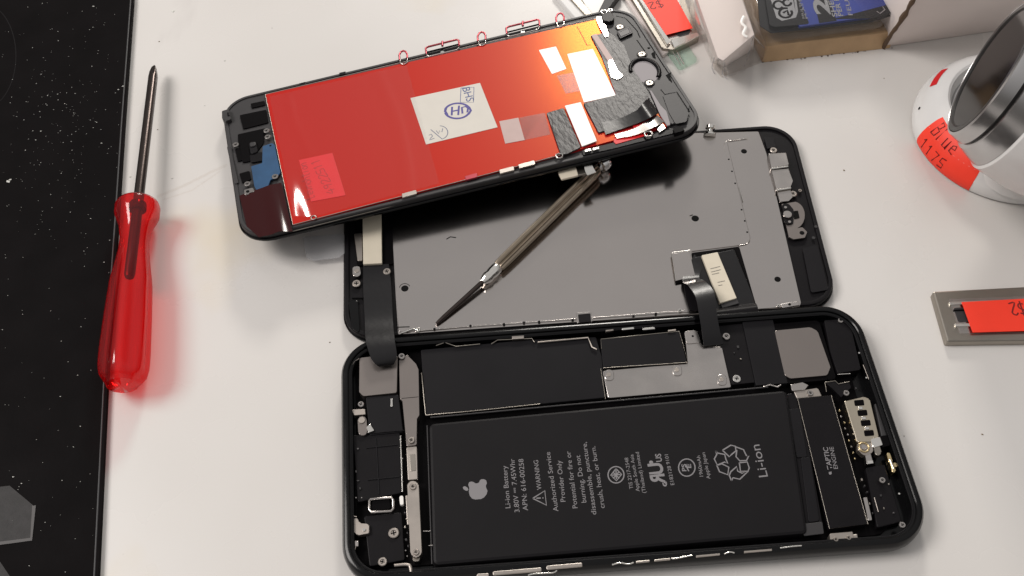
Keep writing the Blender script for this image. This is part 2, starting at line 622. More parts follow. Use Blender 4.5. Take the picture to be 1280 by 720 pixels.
for x, y, r in [(1055, 213, .5), (199, 52, .4), (197, 162, .35), (412, 428, .35), (1105, 98, .3), (1228, 543, .4), (1170, 109, .3), (1238, 60, .2), (1130, 545, .2)]:
    chip(bm, T.l(x, y, 0), r)
o = link('crumbs', finish(bm, smooth=False), 'crumb')
o['kind'] = 'stuff'; o['label'] = 'tiny brown crumbs scattered on the white tabletop'
bm = bmesh.new()
for x, y, r in [(217, 14, .9), (281, 76, .4), (256, 132, .3), (215, 223, .5), (163, 221, .4), (340, 35, .25)]:
    chip(bm, T.l(x, y, 0), r, .2)
o = link('pale_flecks', finish(bm, smooth=False), 'dust')
o['kind'] = 'stuff'; o['label'] = 'tiny pale flecks on the white tabletop beside the black mat'

# ------------------------------------------------------------------ black mat at the left
MF = Frame((-160, 180, 0))
t = thing('work_mat', MF, 'black work mat with pale dust specks covering the left edge of the table', 'work mat')
edge = [MF.l(167.5, -60, 1.6), MF.l(166.5, 0, 1.6), MF.l(155, 160, 1.6), MF.l(146, 300, 1.6), MF.l(134, 480, 1.6), MF.l(122.5, 720, 1.6), MF.l(118, 800, 1.6)]
pts = [(-150, edge[0].y)] + [(p.x, p.y) for p in edge] + [(-150, edge[-1].y)]
slab('mat_sheet', MF, pts, 0.02, 1.6, 'mat_rubber', t, 0, .35, local=True)
bm = bmesh.new()
tube_bm(bm, [p + Vector((-.9, 0, .03)) for p in edge], .22, 6, False, .6)
link('raised_rim', finish(bm, 1), 'mat_edge', t)
slab('printed_emblem', MF, [(-30, 612), (12, 607), (43, 633), (39, 675), (-30, 684)], 1.6, 1.68, 'emblem', t, 0, .02)
strokes('emblem_outline', MF, [[(42.5, 632), (39, 674), (-30, 683)]], .9, 1.72, 'emblem_rim', t)
strokes('faint_ring', MF, [ell(-22, 70, 42, 66, 30, -90, 90)], .3, 1.62, 'mat_faint', t)
slab('printed_corner', MF, [(-30, 700), (0, 702), (22, 735), (-30, 745)], 1.6, 1.66, 'emblem', t, 0, .02)
bm = bmesh.new()
for i in range(330):
    if i < 200: x, y = random.gauss(75, 38), random.gauss(150, 80)
    else: x, y = random.uniform(0, 150), random.uniform(0, 720)
    if not (2 < x < 158 - y * .05 and 0 < y < 720): continue
    chip(bm, MF.l(x, y, 1.62), random.choice((.08, .1, .14, .2)), .1)
for x, y, r in [(117, 8, .4), (10, 227, .8), (13, 225, .6), (51, 164, .32), (45, 175, .28), (94, 117, .28), (127, 179, .3), (90, 188, .3), (30, 150, .22), (32, 188, .25), (112, 37, .22), (73, 51, .25), (148, 112, .5), (154, 108, .45), (17, 596, .3), (3, 412, .25)]:
    chip(bm, MF.l(x, y, 1.62), r, .2)
o = link('dust_specks', finish(bm, smooth=False), 'dust', None)
o.matrix_world = MF.mat()
o['kind'] = 'stuff'; o['label'] = 'white dust specks scattered over the black mat'

# ------------------------------------------------------------------ red screwdriver
t = thing('screwdriver', T, 'screwdriver with translucent red plastic handle lying across the mat edge at left', 'screwdriver')
tip, neck, end = world(193, 82, 4.5), world(172.5, 255, 6.8), world(152.5, 483, 7.0)
ax = (end - neck).normalized()
Ln = (end - neck).length
k = Ln / 68.5
prof = [(4.4, 0, 0), (6.2, .6, 0), (6.6, 1.6, .02), (6.5, 5, .05), (5.3, 10, .05), (4.7, 15, .05), (4.8, 19, .06), (5.6, 25, .09), (6.6, 32, .17), (7.2, 45, .17), (7.55, 57, .17), (7.5, 62, .16), (6.9, 65, .1), (5.6, 66.8, .06), (5.0, 67, .04), (4.6, 68.2, .02), (.01, 68.5, 0)]
lathe('handle', [(r * (.97 if tt < 6 else .88), tt * k, f_) for r, tt, f_ in prof], neck, end, 'acetate', t, 72, 0, 6, 1.2)
sd = (neck - tip).normalized()
SL = (neck - tip).length
bm = bmesh.new()
lathe_bm(bm, [(.25, 0), (.9, 1.2, .35), (1.45, 4, .3), (1.5, 5.5, 0), (1.5, SL), (1.5, SL + 26), (1.2, SL + 27)], tip, neck, 24, 0, 4)
link('shaft', finish(bm), 'shaft', t)
lathe('ferrule', [(2.3, -.2), (2.5, .3), (2.5, 2.2), (2.1, 2.6)], neck, end, 'darkred', t, 24)

# ------------------------------------------------------------------ open phone (bottom)
PA = thing('opened_phone', A, 'black phone lying open with its battery and circuit covers showing, nearest the camera', 'phone')
QA = L(A, [(427, 431), (1066, 384), (1168, 684), (429, 737)], 3)
sh = loft_rr(QA, 10.5, [(2.2, .02), (1.0, .35), (.25, 1.2), (0, 2.4), (0, 4.0), (.2, 5.0), (.7, 5.8), (1.3, 6.1), (1.9, 6.1), (2.15, 5.9), (2.2, 5.2), (3.0, 5.0), (3.1, 1.6)], 12)
link('housing', finish(sh, .5), 'black_gloss', PA)
# gasket line on the rim ledge
gl = fillet(inset(QA, 2.7), 8, 12)
bm = bmesh.new(); tube_bm(bm, [Vector((p.x, p.y, 5.02)) for p in gl], .16, 6, True, .6)
link('gasket', finish(bm, 2), 'black', PA)
# midframe floor
slab('midframe', A, [(444, 446), (1045, 400), (1118, 668), (446, 712)], 1.6, 2.2, 'black_deep', PA, 5)

# battery
slab('battery', A, [(536, 529), (984, 487), (1010, 667), (541, 707)], 2.2, 5.2, 'battery', PA, 1.4, .8)
bat = bpy.data.objects['battery']
slab('battery_end_strip', A, [(983, 492), (1000, 490), (1029, 662), (1008, 666)], 2.2, 4.3, 'black', PA, .6, .3)
slab('pull_tab', A, [(1001, 572), (1013, 571), (1024, 651), (1011, 653)], 4.3, 4.6, 'graphite', PA, .5, .1)
slab('pull_tab', A, [(985, 512), (1000, 510), (1009, 571), (996, 572)], 4.3, 4.55, 'graphite', PA, .5, .1)
slab('pull_tab', A, [(1003, 655), (1028, 652), (1030, 667), (1005, 670)], 4.3, 4.6, 'frame_grey', PA, .3, .1)
tube('edge_strip', A, [(538, 522), (700, 507), (860, 493), (960, 484)], 4.9, .22, 'frame_grey', PA)
tube('edge_strip', A, [(534, 532), (537, 620), (540, 705)], 4.4, .18, 'frame_grey', PA)


def bt(s, a, b, cap, bold=.0): text(s, A, a, b, 5.2, 'print', bat, cap, bold=bold)


bt('Li-ion Battery', (638, 635), (633.5, 582), 1.28)
bt('3.80V \u2393 7.45Whr', (649.5, 640), (643, 573.5), 1.28)
bt('APN: 616-00258', (660, 638), (654, 573.5), 1.28)
bt('WARNING', (677, 612), (672.5, 575), 1.2)
bt('Authorized Service', (698, 639), (687.5, 565), 1.28)
bt('Provider Only', (707, 627), (701.5, 575.5), 1.28)
bt('Potential for fire or', (722, 635), (713, 564), 1.28)
bt('burning. Do not', (733, 628), (725, 569), 1.28)
bt('disassemble, puncture,', (745.5, 643), (733, 552.5), 1.28)
bt('crush, heat, or burn.', (756, 635), (744, 557.5), 1.28)
bt('TIS 2217-2548', (791.5, 611), (785, 572), .95)
bt('Apple South Asia', (799.5, 614), (791.5, 568), .95)
bt('(Thailand) Limited', (807.5, 616), (798.5, 565), .95)
text('R', A, (831.5, 605), (829.5, 592), 5.2, 'print', bat, 3.6, bold=.03, mirror=True)
text('U', A, (829.5, 592), (826.5, 578), 5.2, 'print', bat, 3.6, bold=.03)
bt('c', (834, 608), (833, 602), 1.6, .02)
bt('US', (827.5, 577), (825.8, 567), 1.5, .02)
bt('E182128 9101', (843, 606), (835, 568), .95)
bt('PS', (858, 589), (857, 580), 1.1, .02)
bt('E', (864, 585), (863.5, 580), 1.1, .02)
bt('1960mAh', (879, 595.5), (875, 569.5), .95)
bt('Apple Japan', (888, 598.5), (881, 565.5), .95)
text('Li-ion', A, (960, 595.5), (949, 555.5), 5.2, 'print', bat, 2.4)
tri = [(666, 623), (681, 613.5), (683, 631.5), (666, 623)]
strokes('warning_triangle', A, [tri, [(670.5, 622.8), (676, 622.6)], [(678, 622.5), (679.3, 622.4)]], .32, 5.2, 'print', bat)
strokes('certification_mark', A, [ell(770, 593.5, 10, 10.3, 24), [(770, 586), (763.5, 594), (770.5, 601), (777, 593), (770, 586)], [(766, 590), (774, 598)], [(774, 589.5), (766.5, 598)], [(770, 588), (770.4, 599)], [(765, 594), (775.5, 593.2)]], .3, 5.2, 'print', bat)
strokes('certification_mark', A, [ell(858.5, 584.5, 10.3, 10.8, 24), [(861, 589), (856.5, 580.5)]], .3, 5.2, 'print', bat)
disc('registered_dot', A, 814, 578, 5.2, .5, .03, 'print', bat)
# recycling arrows (three folded arrows)
rz = lambda pts: [(740 + x / 5.333, 540 + y / 5.333) for x, y in pts]
strokes('recycling_mark', A, [
    rz([(870, 122), (925, 88), (955, 95), (960, 125), (930, 150), (915, 165), (870, 122)]),
    rz([(955, 98), (1010, 118), (1030, 160), (1045, 158), (1030, 190), (985, 192), (960, 165), (965, 120)]),
    rz([(825, 125), (835, 140), (885, 150), (892, 180), (905, 210), (885, 200), (835, 220), (815, 180), (832, 150), (825, 125)]),
    rz([(832, 222), (865, 212), (912, 235), (905, 285), (850, 265), (832, 222)]),
    rz([(930, 325), (915, 290), (925, 265), (965, 230), (970, 260), (1000, 275), (1040, 262), (985, 315), (940, 305), (930, 325)]),
    rz([(982, 205), (1035, 200), (1048, 240), (1040, 262), (990, 262), (982, 205)])], .34, 5.2, 'print', bat)
# fruit emblem
az = lambda pts: [(560 + x / 5.141, 540 + y / 5.141) for x, y in pts]
body = az([(150, 318), (136, 322), (130, 338), (137, 360), (134, 385), (140, 410), (155, 428), (175, 434), (195, 432), (212, 431), (232, 420), (248, 400), (254, 378), (245, 358), (243, 345), (250, 330), (246, 312), (232, 303), (212, 304), (204, 312), (200, 324), (188, 330), (176, 330), (165, 322)])
slab('fruit_emblem', A, body, 5.2, 5.23, 'print', bat, .3, 0)
slab('fruit_emblem', A, az([(93, 352), (110, 348), (128, 360), (132, 376), (116, 378), (100, 368)]), 5.2, 5.23, 'print', bat, .4, 0)

# logic board covers
slab('board_cover', A, [(526, 437), (660, 425), (745, 421), (752, 446), (757, 497), (532, 519)], 2.2, 4.4, 'graphite', PA, .4, .2)
slab('board_cover', A, [(750, 424), (849, 414), (859, 453), (754, 459)], 3, 4.9, 'graphite', PA, .4, .15)
tube('cover_rim', A, [(752, 436), (751, 424), (849, 414), (860, 453), (754, 460)], 4.9, .11, 'nickel', PA)
tube('cover_rim', A, [(527, 466), (532, 519), (600, 513), (675, 505)], 4.6, .14, 'nickel', PA)
tube('cover_rim', A, [(672, 428), (735, 422), (740, 434), (746, 437)], 4.9, .24, 'steel_dull', PA)
tube('cover_rim', A, [(751, 461), (757, 499)], 4.6, .09, 'nickel', PA)
tube('cover_rim', A, [(545, 432), (556, 428), (570, 433), (600, 430)], 4.9, .13, 'nickel', PA)
tube('cover_rim', A, [(614, 430), (622, 425), (665, 423), (668, 428)], 4.9, .14, 'nickel', PA)
slab('edge_clip', A, [(640, 420), (655, 419), (655, 423), (640, 424)], 4.6, 5.4, 'steel_dull', PA, .1, .1)
for x in (777, 803):
    slab('edge_clip', A, [(x, 410), (x + 15, 408.5), (x + 16, 411), (x + 1, 412.5)], 4.6, 5.6, 'bright', PA, .1, .1)
for x in (757, 835):
    slab('edge_clip', A, [(x, 412.5), (x + 10, 411), (x + 10, 413), (x, 414.5)], 4.6, 5.4, 'steel_dull', PA, .1, .1)
# steel shield plate
sp = slab('shield_plate', A, [(753, 463), (861, 455), (855, 414.5), (872, 412.5), (876, 432), (902, 433.5), (914.5, 484), (760, 497.5)], 3.2, 4.5, 'steel_b', PA, .6, .2)
slab('plate_foot', A, [(855, 414), (870, 412), (875, 424), (876, 428), (858, 430)], 4.4, 4.75, 'steel_b', sp, .8, .15)
for x, y in ((761, 468), (846, 462), (902, 474)):
    slab('plate_dimple', A, [(x - 6, y - 6), (x + 6, y - 7), (x + 7, y + 7), (x - 5, y + 8)], 4.45, 4.75, 'steel_b', sp, 1.1, .25)
    disc('rivet', A, x, y, 4.72, .65, .12, 'steel_dull', sp)
disc('rivet', A, 866, 420, 4.76, .3, .05, 'hole', sp)
# dark cover sheets right of the plate
slab('dark_cover', A, [(886, 408), (928, 404), (945, 478), (914, 481)], 2.2, 4.0, 'black', PA, .3, .15)
slab('dark_cover', A, [(928, 402), (966, 398), (985, 479), (945, 482)], 2.2, 4.5, 'graphite', PA, .3, .15)
slab('dark_cover', A, [(1030, 400), (1062, 398), (1076, 462), (1047, 467), (1038, 440)], 2.2, 4.7, 'black', PA, .5, .2)
# mirror-like square cover
slab('square_plate', A, [(968, 413), (1013, 409), (1022, 414), (1038, 459), (1034, 469), (988, 473), (981, 469)], 2.2, 4.6, 'shieldgrey', PA, .8, .1)
slab('square_surround', A, [(961, 405), (1024, 400), (1046, 474), (982, 480)], 2.2, 4.3, 'black_deep', PA, 1.2, .1)
slab('board_bracket', A, [(988, 480), (1003, 478), (1012, 481), (1006, 487), (990, 489)], 4, 4.9, 'steel_b', PA, .4, .2)
slab('board_bracket', A, [(992, 489), (1003, 488), (1022, 485), (1028, 495), (996, 498)], 3.5, 4.6, 'steel_dull', PA, .3, .2)
slab('board_bracket', A, [(1031, 478), (1045, 476), (1047, 480), (1062, 478), (1064, 484), (1052, 497), (1040, 485)], 4, 4.8, 'black', PA, .3, .2)
tube('cover_rim', A, [(1033, 490), (1031, 478), (1044, 476), (1048, 480), (1062, 477)], 4.9, .11, 'nickel', PA)
tube('cover_rim', A, [(954, 484), (962, 481), (972, 484), (976, 481)], 5.1, .22, 'steel_b', PA)

# haptic module
tp = slab('haptic_module', A, [(997, 498), (1039, 494), (1085, 655), (1037, 661)], 2.2, 4.8, 'black', PA, .3, .12)
tube('module_rim', A, [(997, 498), (1039, 494), (1085, 655), (1037, 661)], 4.75, .08, 'nickel', tp, closed=True)
slab('module_tab', A, [(1079, 622), (1084, 621), (1090, 650), (1085, 651)], 3.8, 4.6, 'steel_b', tp, .2, .1)
text('TAPTIC', A, (1040.5, 587), (1034.5, 559), 4.8, 'print', tp, 1.25, bold=.015)
text('ENGINE', A, (1047.5, 586), (1041.5, 558.5), 4.8, 'print', tp, 1.1)
fe = [((x - 192) * .03 + 1037.8, (y - 370) * .03 + 591.3) for x, y in [(x * 5.141 - 560 * 5.141, y * 5.141 - 540 * 5.141) for x, y in body]]
slab('fruit_emblem', A, fe, 4.8, 4.83, 'print', tp, 0, 0)
slab('tan_bracket', A, [(1037, 667), (1066, 664), (1069, 680), (1038, 683)], 2.2, 4.8, 'steel_dull', PA, .3, .2)
slab('tan_bracket', A, [(1066, 668), (1072, 667), (1073, 677), (1068, 678)], 2.2, 4.5, 'steel_dull', PA, .2, .2)
screw(A, 1045, 674, 4.8, PA, .6, 'steel_dull'); screw(A, 1061, 672, 4.8, PA, .6, 'steel_dull')

# connector block at the right with slots
cn = slab('connector_plate', A, [(1055, 501), (1080, 496), (1087, 499), (1098, 545), (1094, 552), (1071, 553)], 2.2, 4.9, 'brass', PA, .4, .25)
for i in range(4):
    x, y = 1073.5 + i * 4.1, 503.5 + i * 12.6
    slab('slot', A, [(x - 6, y - 3.2), (x + 6, y - 4.2), (x + 7.2, y + 3), (x - 4.8, y + 4)], 4.5, 4.98, 'black_deep', cn, .3, .05)
for i in range(3):
    x, y = 1075.5 + i * 4.1, 509.8 + i * 12.6
    slab('spring_contact', A, [(x - 3, y - 1.5), (x + 3, y - 2), (x + 3.4, y + 1.6), (x - 2.4, y + 2)], 4.6, 5.15, 'bright', cn, .2, .15)
slab('connector_foot', A, [(1088, 549), (1100, 545), (1104, 556), (1091, 560)], 3.5, 5.0, 'bright', cn, .4, .2)
slab('clamp', A, [(1072, 553), (1090, 551), (1092, 565), (1080, 570), (1072, 562)], 3, 4.7, 'steel_dull', PA, .8, .2)
wring('clamp_ring', A, 1080, 559, 4.8, 1.25, .22, 'gold', PA)
disc('clamp_bolt', A, 1080, 559, 4.7, .7, .3, 'steel_b', PA)
slab('contact_tab', A, [(1081, 566), (1088, 565), (1092, 579), (1083, 580)], 3, 4.6, 'steel_b', PA, .2, .15)
slab('contact_tab', A, [(1084, 576), (1091, 575), (1092, 579), (1084, 580)], 4.6, 4.8, 'bright', PA, .1, .08)
slab('contact_tab', A, [(1092, 558), (1100, 554), (1102, 566), (1098, 570), (1094, 568)], 3, 4.8, 'nickel', PA, .8, .2)
for x, y in ((1108, 566), (1112, 578)):
    slab('gold_pin', A, [(x, y), (x + 5, y - 1), (x + 8, y + 12), (x + 3, y + 13)], 3, 4.8, 'gold', PA, .4, .2)
tube('gold_pin', A, [(1112, 574), (1117, 586)], 4.9, .25, 'bright', PA)
disc('gold_pin', A, 1119, 581, 4, .6, .6, 'gold', PA)
slab('port_block', A, [(1098, 545), (1110, 543), (1114, 556), (1103, 560)], 2.2, 4.7, 'black_deep', PA, .5, .2)
slab('port_block', A, [(1082, 585), (1106, 580), (1128, 652), (1096, 660)], 2.2, 3.9, 'black', PA, .5, .3)
slab('port_block', A, [(1092, 500), (1102, 510), (1112, 545), (1102, 547)], 2.2, 4.2, 'frame_grey', PA, .5, .3)
for i in range(9):
    x, y = 1049 + random.uniform(-1, 1) + i * 2.4, 512 + i * 7.5
    slab('solder_pad', A, [(x, y), (x + 2, y), (x + 2.2, y + 2), (x, y + 2.2)], 2.2, 3.4, random.choice(('steel_b', 'nickel', 'gold', 'bright')), PA, .1, .1)
tube('port_line', A, [(1093, 622), (1098, 640)], 4.0, .14, 'steel_dull', PA)
for x, y in ((1051, 400), (1058, 491), (1013, 491), (1103, 600), (1128, 656)):
    screw(A, x, y, 4.7, PA, .8, 'steel_b')
screw(A, 908, 420, 4.0, PA, 1.05, 'steel_b'); screw(A, 921, 473, 4.0, PA, 1.1, 'bright')
for x, y in ((1074, 441), (1083, 472), (1124, 617)):
    disc('bright_pip', A, x, y, 4.9, .25, .3, 'bright', PA)
tube('side_line', A, [(1047, 468), (1063, 467)], 5.0, .12, 'bright', PA)
tube('side_line', A, [(1079, 456), (1086, 474)], 5.2, .10, 'steel_dull', PA)

# left end of the phone
slab('corner_plate', A, [(449, 447), (470, 445), (497, 444), (496, 491), (454, 495), (449, 490)], 2.2, 4.6, 'shieldgrey', PA, .6, .12)
slab('long_plate', A, [(499, 449), (509, 443), (520, 455), (523, 462), (524, 520), (521, 522), (521, 556), (508, 558), (503, 500), (500, 499)], 2.2, 4.7, 'shieldgrey', PA, .5, .12)
tube('plate_seam', A, [(502, 498), (523, 496)], 4.71, .07, 'black', PA)
slab('long_plate', A, [(508, 559), (521, 557.5), (522, 599), (510, 600)], 2.2, 4.3, 'steel_dull', PA, .3, .12)
slab('pad', A, [(512, 568), (519, 567), (520, 588), (513, 589)], 4.3, 4.4, 'nickel', PA, .2, .05)
br = slab('long_bracket', A, [(509, 603), (516, 601), (523, 603), (527, 690), (524, 697), (516, 697), (513, 690)], 2.2, 4.9, 'steel_dull', PA, 1.2, .2)
slab('bracket_side', A, [(507, 619), (512, 619), (514, 655), (509, 656)], 2.2, 4.2, 'steel_dull', PA, .2, .1)
screw(A, 516, 608, 4.9, PA, .85, 'steel_dull'); screw(A, 520, 690, 4.9, PA, .75, 'steel_dull')
slab('bracket_end', A, [(515, 694), (526, 692), (524, 702), (516, 702)], 2.2, 4.0, 'nickel', PA, .6, .15)
slab('camera_module', A, [(457, 496), (498, 493), (504, 540), (462, 544)], 2.2, 4.2, 'graphite', PA, .4, .2)
slab('module_tick', A, [(488, 498), (490.5, 498), (491, 508), (488.5, 508)], 4.2, 4.5, 'bright', PA, .1, .05)
slab('tall_module', A, [(441, 544), (500, 540), (502, 616), (447, 628)], 2.2, 3.9, 'black', PA, .6, .2)
tube('module_line', A, [(500.5, 545), (503, 615)], 4.4, .2, 'bright', PA)
tube('module_line', A, [(459, 542), (505, 538)], 4.3, .15, 'black', PA)
slab('lower_module', A, [(455, 645), (502, 640), (506, 700), (462, 708)], 2.2, 3.6, 'black', PA, .5, .2)
tube('lens_frame', A, [(463, 624), (489, 622), (491.5, 625), (491.5, 636), (489, 639), (464, 640.5), (461.5, 637), (461.5, 626)], 4.2, .38, 'steel_b', PA, closed=True)
slab('lens_window', A, [(465, 626), (487, 624), (488, 636), (466, 638)], 3.5, 4.0, 'black_deep', PA, .4, .05)
slab('white_pad', A, [(499, 620), (504, 619), (504.5, 631), (500, 631)], 3.5, 4.5, 'white', PA, .5, .1)
slab('small_bracket', A, [(441, 647), (447, 648), (449, 654), (461, 655), (462, 667), (447, 669), (442, 664)], 3, 4.5, 'steel_dull', PA, .6, .15)
disc('bright_pip', A, 455, 662, 4.5, .4, .3, 'bright', PA)
tube('side_line', A, [(441, 628), (438, 636), (437, 645), (446, 646)], 4.6, .16, 'steel_dull', PA)
tube('side_line', A, [(445, 682), (443, 690), (443, 710), (449, 719)], 4.6, .12, 'steel_dull', PA)
tube('side_line', A, [(433, 475), (434, 520)], 5.3, .1, 'frame_grey', PA)
slab('white_pad', A, [(443, 676), (448, 676), (448, 683), (444, 683)], 4, 4.6, 'steel_b', PA, .2, .1)
screw(A, 492, 666, 3.8, PA, 1.3, 'steel_dull'); screw(A, 478, 702, 3.8, PA, 1.1, 'steel_dull')
screw(A, 502, 445, 4.9, PA, .9, 'steel_b'); screw(A, 451, 505, 4.4, PA, .85, 'steel_b')
screw(A, 514, 550, 4.8, PA, .9, 'steel_dull')
slab('small_bracket', A, [(439, 512), (456, 511), (457, 518), (443, 519)], 3.6, 4.5, 'steel_dull', PA, .2, .1)
slab('small_bracket', A, [(447, 523), (453, 519), (458, 523), (459, 541), (455, 545), (448, 543)], 3.6, 4.6, 'shieldgrey', PA, 1, .15)
slab('small_bracket', A, [(458, 534), (462, 529), (468, 538), (460, 541)], 3.6, 4.8, 'bright', PA, .2, .15)
disc('bolt', A, 452, 525, 4.6, .9, .3, 'steel_dull', PA)
for x, y in ((437, 463), (441, 455), (445, 622), (452, 622), (436, 527), (433, 677), (434, 697), (507, 688), (509, 695), (503, 573)):
    disc('bright_pip', A, x, y, 4.8, .16, .2, 'steel_b', PA)
tube('side_line', A, [(438, 460), (443, 452), (449, 448)], 5.0, .12, 'steel_dull', PA)
tube('hinge_hook', A, [(493, 707), (508, 706), (513, 709), (514, 722)], 4.8, .45, 'steel_dull', PA, smooth_path=True)
slab('white_pad', A, [(455, 718), (464, 718), (464, 724), (455, 724)], 3.5, 4.8, 'white', PA, .2, .1)
for a_, b_ in (((529, 664), (538, 664)), ((536, 682), (541, 682))):
    tube('side_line', A, [a_, b_], 4.9, .14, 'steel_b', PA)
rnd = random.Random(4)
for x, y in [(505, 640), (507, 648), (505, 657), (508, 665), (506, 673), (509, 681), (446, 600), (449, 609), (444, 588), (446, 560), (470, 716), (484, 714), (1076, 598), (1080, 606), (1083, 614), (1086, 628), (1090, 640), (1100, 618), (1104, 634), (1116, 640), (1110, 604), (1098, 492), (1094, 484), (1069, 484), (1033, 472), (925, 448), (921, 432), (917, 440)]:
    s1, s2 = rnd.uniform(1.2, 3), rnd.uniform(1.2, 3)
    slab('chip_component', A, [(x, y), (x + s1, y - .2), (x + s1 + .6, y + s2), (x + .6, y + s2 + .2)], 3.4, 4.3, rnd.choice(('nickel', 'frame_grey', 'frame_grey', 'socket_grey', 'steel_dull')), PA, 0, .1)
for pts in ([(458, 560), (497, 556)], [(460, 600), (499, 596)], [(470, 548), (474, 618)]):
    tube('ridge', A, pts, 3.95, .16, 'graphite', PA)
# metal contact strips along the near edge
for x0, y0, x1, y1 in ((596, 719, 611, 718), (616, 716, 677, 711), (683, 709, 728, 705)):
    slab('edge_strip', A, [(x0, y0 - 2), (x1, y1 - 2), (x1, y1 + 3), (x0, y0 + 3)], 6.0, 6.35, 'steel_dull', PA, .3, .15)
for pts in ([(660, 719), (668, 717), (690, 716), (696, 713)], [(765, 706), (775, 703.5), (785, 705), (792, 703)], [(840, 698.5), (850, 697), (865, 694)], [(905, 692.5), (912, 690), (918, 691)], [(975, 685), (990, 683), (1002, 682)]):
    tube('edge_spring', A, pts, 6.3, .17, 'bright', PA, smooth_path=True)
for x0, y0, x1, y1 in ((795, 702.5, 812, 701), (818, 700.5, 838, 698.5), (870, 695.5, 900, 692.5), (930, 690, 965, 687)):
    slab('edge_strip', A, [(x0, y0 - 1.2), (x1, y1 - 1.2), (x1, y1 + 1.2), (x0, y0 + 1.2)], 6.0, 6.3, 'steel_dull', PA, .1, .1)

# ------------------------------------------------------------------ middle display, lying face down
PB = thing('display_assembly', B, 'phone display lying face down with bare grey steel backplate, between red display and open phone', 'phone display', 'phone display assemblies lying face down')
QB = L(B, [(429.5, 198), (990, 157), (1050, 384), (429, 430)], 1.5)
link('cover_glass', finish(loft_rr(QB, 9.5, [(1.0, .02), (.3, .2), (0, .6), (0, 1.0), (.2, 1.2)], 12), .5), 'black_gloss', PB)
link('frame', finish(loft_rr(QB, 9.5, [(.5, 1.2), (.45, 2.6), (.7, 3.0), (1.3, 3.05), (1.7, 3.0), (1.8, 2.5)], 12), .5), 'black', PB)
base = slab('backplate', B, [(486, 176), (948, 164), (958, 192), (1001, 378), (1000, 382), (880, 391), (497, 418), (491, 300)], 2.5, 3.1, 'steel', PB, .4, .15)
top_ = slab('backplate_cover', B, [(488, 180), (904, 172), (911, 178), (938, 298), (934, 305), (863, 313.5), (868, 346), (852, 350), (872, 389), (498, 415), (492, 300)], 3.1, 3.35, 'steel', PB, .8, .12)
slab('connector_recess', B, [(864, 316), (924, 308), (946, 384), (878, 389)], 3.1, 3.3, 'black_deep', PB, .5, .05)
for x, y, r in ((869, 273, 1.1), (506, 360.5, 1.05), (720, 480, .1)):
    if y < 420: disc('plate_hole', B, x, y, 3.35, r, .03, 'hole', PB)
strokes('hole_rim', B, [ell(506, 359.5, 6.5, 5, 12, 180, 340)], .18, 3.36, 'black', PB)
strokes('hole_rim', B, [[(862, 270), (866, 268.5)], [(558, 299), (563, 296), (570, 297)], [(497, 409), (512, 408.5)]], .3, 3.36, 'hole', PB)
for x, y in ((930, 189), (972, 349)): disc('plate_hole', B, x, y, 3.1, .9, .04, 'hole', PB)
for x, y in ((911, 199), (915, 214), (919, 229), (927, 262), (931, 276), (934, 290)): disc('plate_pip', B, x, y, 3.36, .28, .04, 'hole', PB)
tube('cover_edge', B, [(906, 190), (905, 180), (908, 176.5), (935, 173)], 3.3, .1, 'steel_b', PB)
tube('cover_edge', B, [(909, 178), (937.5, 297), (937, 302), (933, 305), (923, 307)], 3.3, .11, 'steel_b', PB)
tube('cover_edge', B, [(924, 234), (929, 252)], 3.42, .14, 'bright', PB)
tube('plate_lip', B, [(520, 414), (600, 407), (700, 400), (860, 388)], 3.3, .12, 'steel_b', PB)
for x, y in ((543, 411), (588, 407), (630, 405), (655, 403), (674, 402), (716, 400), (792, 395), (820, 392)): disc('plate_pip', B, x, y, 3.4, .35, .12, 'hole', PB)
slab('edge_latch', B, [(720, 391), (739, 389.5), (740.5, 402), (721.5, 403.5)], 3.1, 3.9, 'steel_b', PB, .3, .1)
slab('edge_latch', B, [(722.5, 393), (738, 391.5), (739, 402), (724, 403.5)], 3.9, 4.1, 'black', PB, .2, .05)
tube('flap_edge', B, [(845, 351), (839.5, 317), (842, 315.5), (863, 313)], 4.35, .13, 'bright', PB)
tube('plate_lip', B, [(500, 417), (516, 411), (522, 413)], 3.6, .25, 'bright', PB)
screw(B, 522, 412, 3.3, PB, .8, 'bright'); screw(B, 850, 388, 3.3, PB, .6, 'bright')
# ear-speaker bracket and sensor plate
e1 = slab('speaker_bracket', B, [(960.5, 191.5), (983, 190.5), (986, 206), (964, 210)], 3, 4.6, 'steel_b', PB, .3, .25)
slab('speaker_bracket', B, [(964, 212), (986, 210), (991, 226), (988, 234), (970.5, 237)], 3, 4.3, 'steel_b', PB, .3, .25)
slab('speaker_bracket', B, [(971, 238), (988.5, 235.5), (991, 246), (986, 251), (975, 252.5)], 3, 3.9, 'steel_b', PB, .3, .25)
tube('bracket_fold', B, [(964, 211), (985, 208)], 4.55, .28, 'bright', PB)
tube('bracket_fold', B, [(970.5, 238), (988.5, 235)], 4.3, .28, 'bright', PB)
screw(B, 967, 187.5, 3.4, PB, 1.1, 'steel_dull'); screw(B, 991.5, 242, 3.2, PB, 1.1, 'steel_dull')
slab('sensor_plate', B, [(977, 255)] + ell(992, 269, 14, 17, 12, -80, 80) + [(1003, 284), (1009, 290), (1006, 297), (992, 299), (986, 296)], 3, 3.5, 'shieldgrey', PB, .2, .1)
slab('sensor_flex', B, [(977.5, 255), (985, 253.5), (992, 262), (992, 279), (984, 281), (980, 276)], 3.5, 3.9, 'black', PB, 1, .1)
disc('sensor_button', B, 984.5, 267.5, 3.9, 1.3, .4, 'steel_b', PB)
for x, y in ((982, 259), (987, 277)): disc('bright_pip', B, x, y, 3.9, .45, .2, 'steel_b', PB)
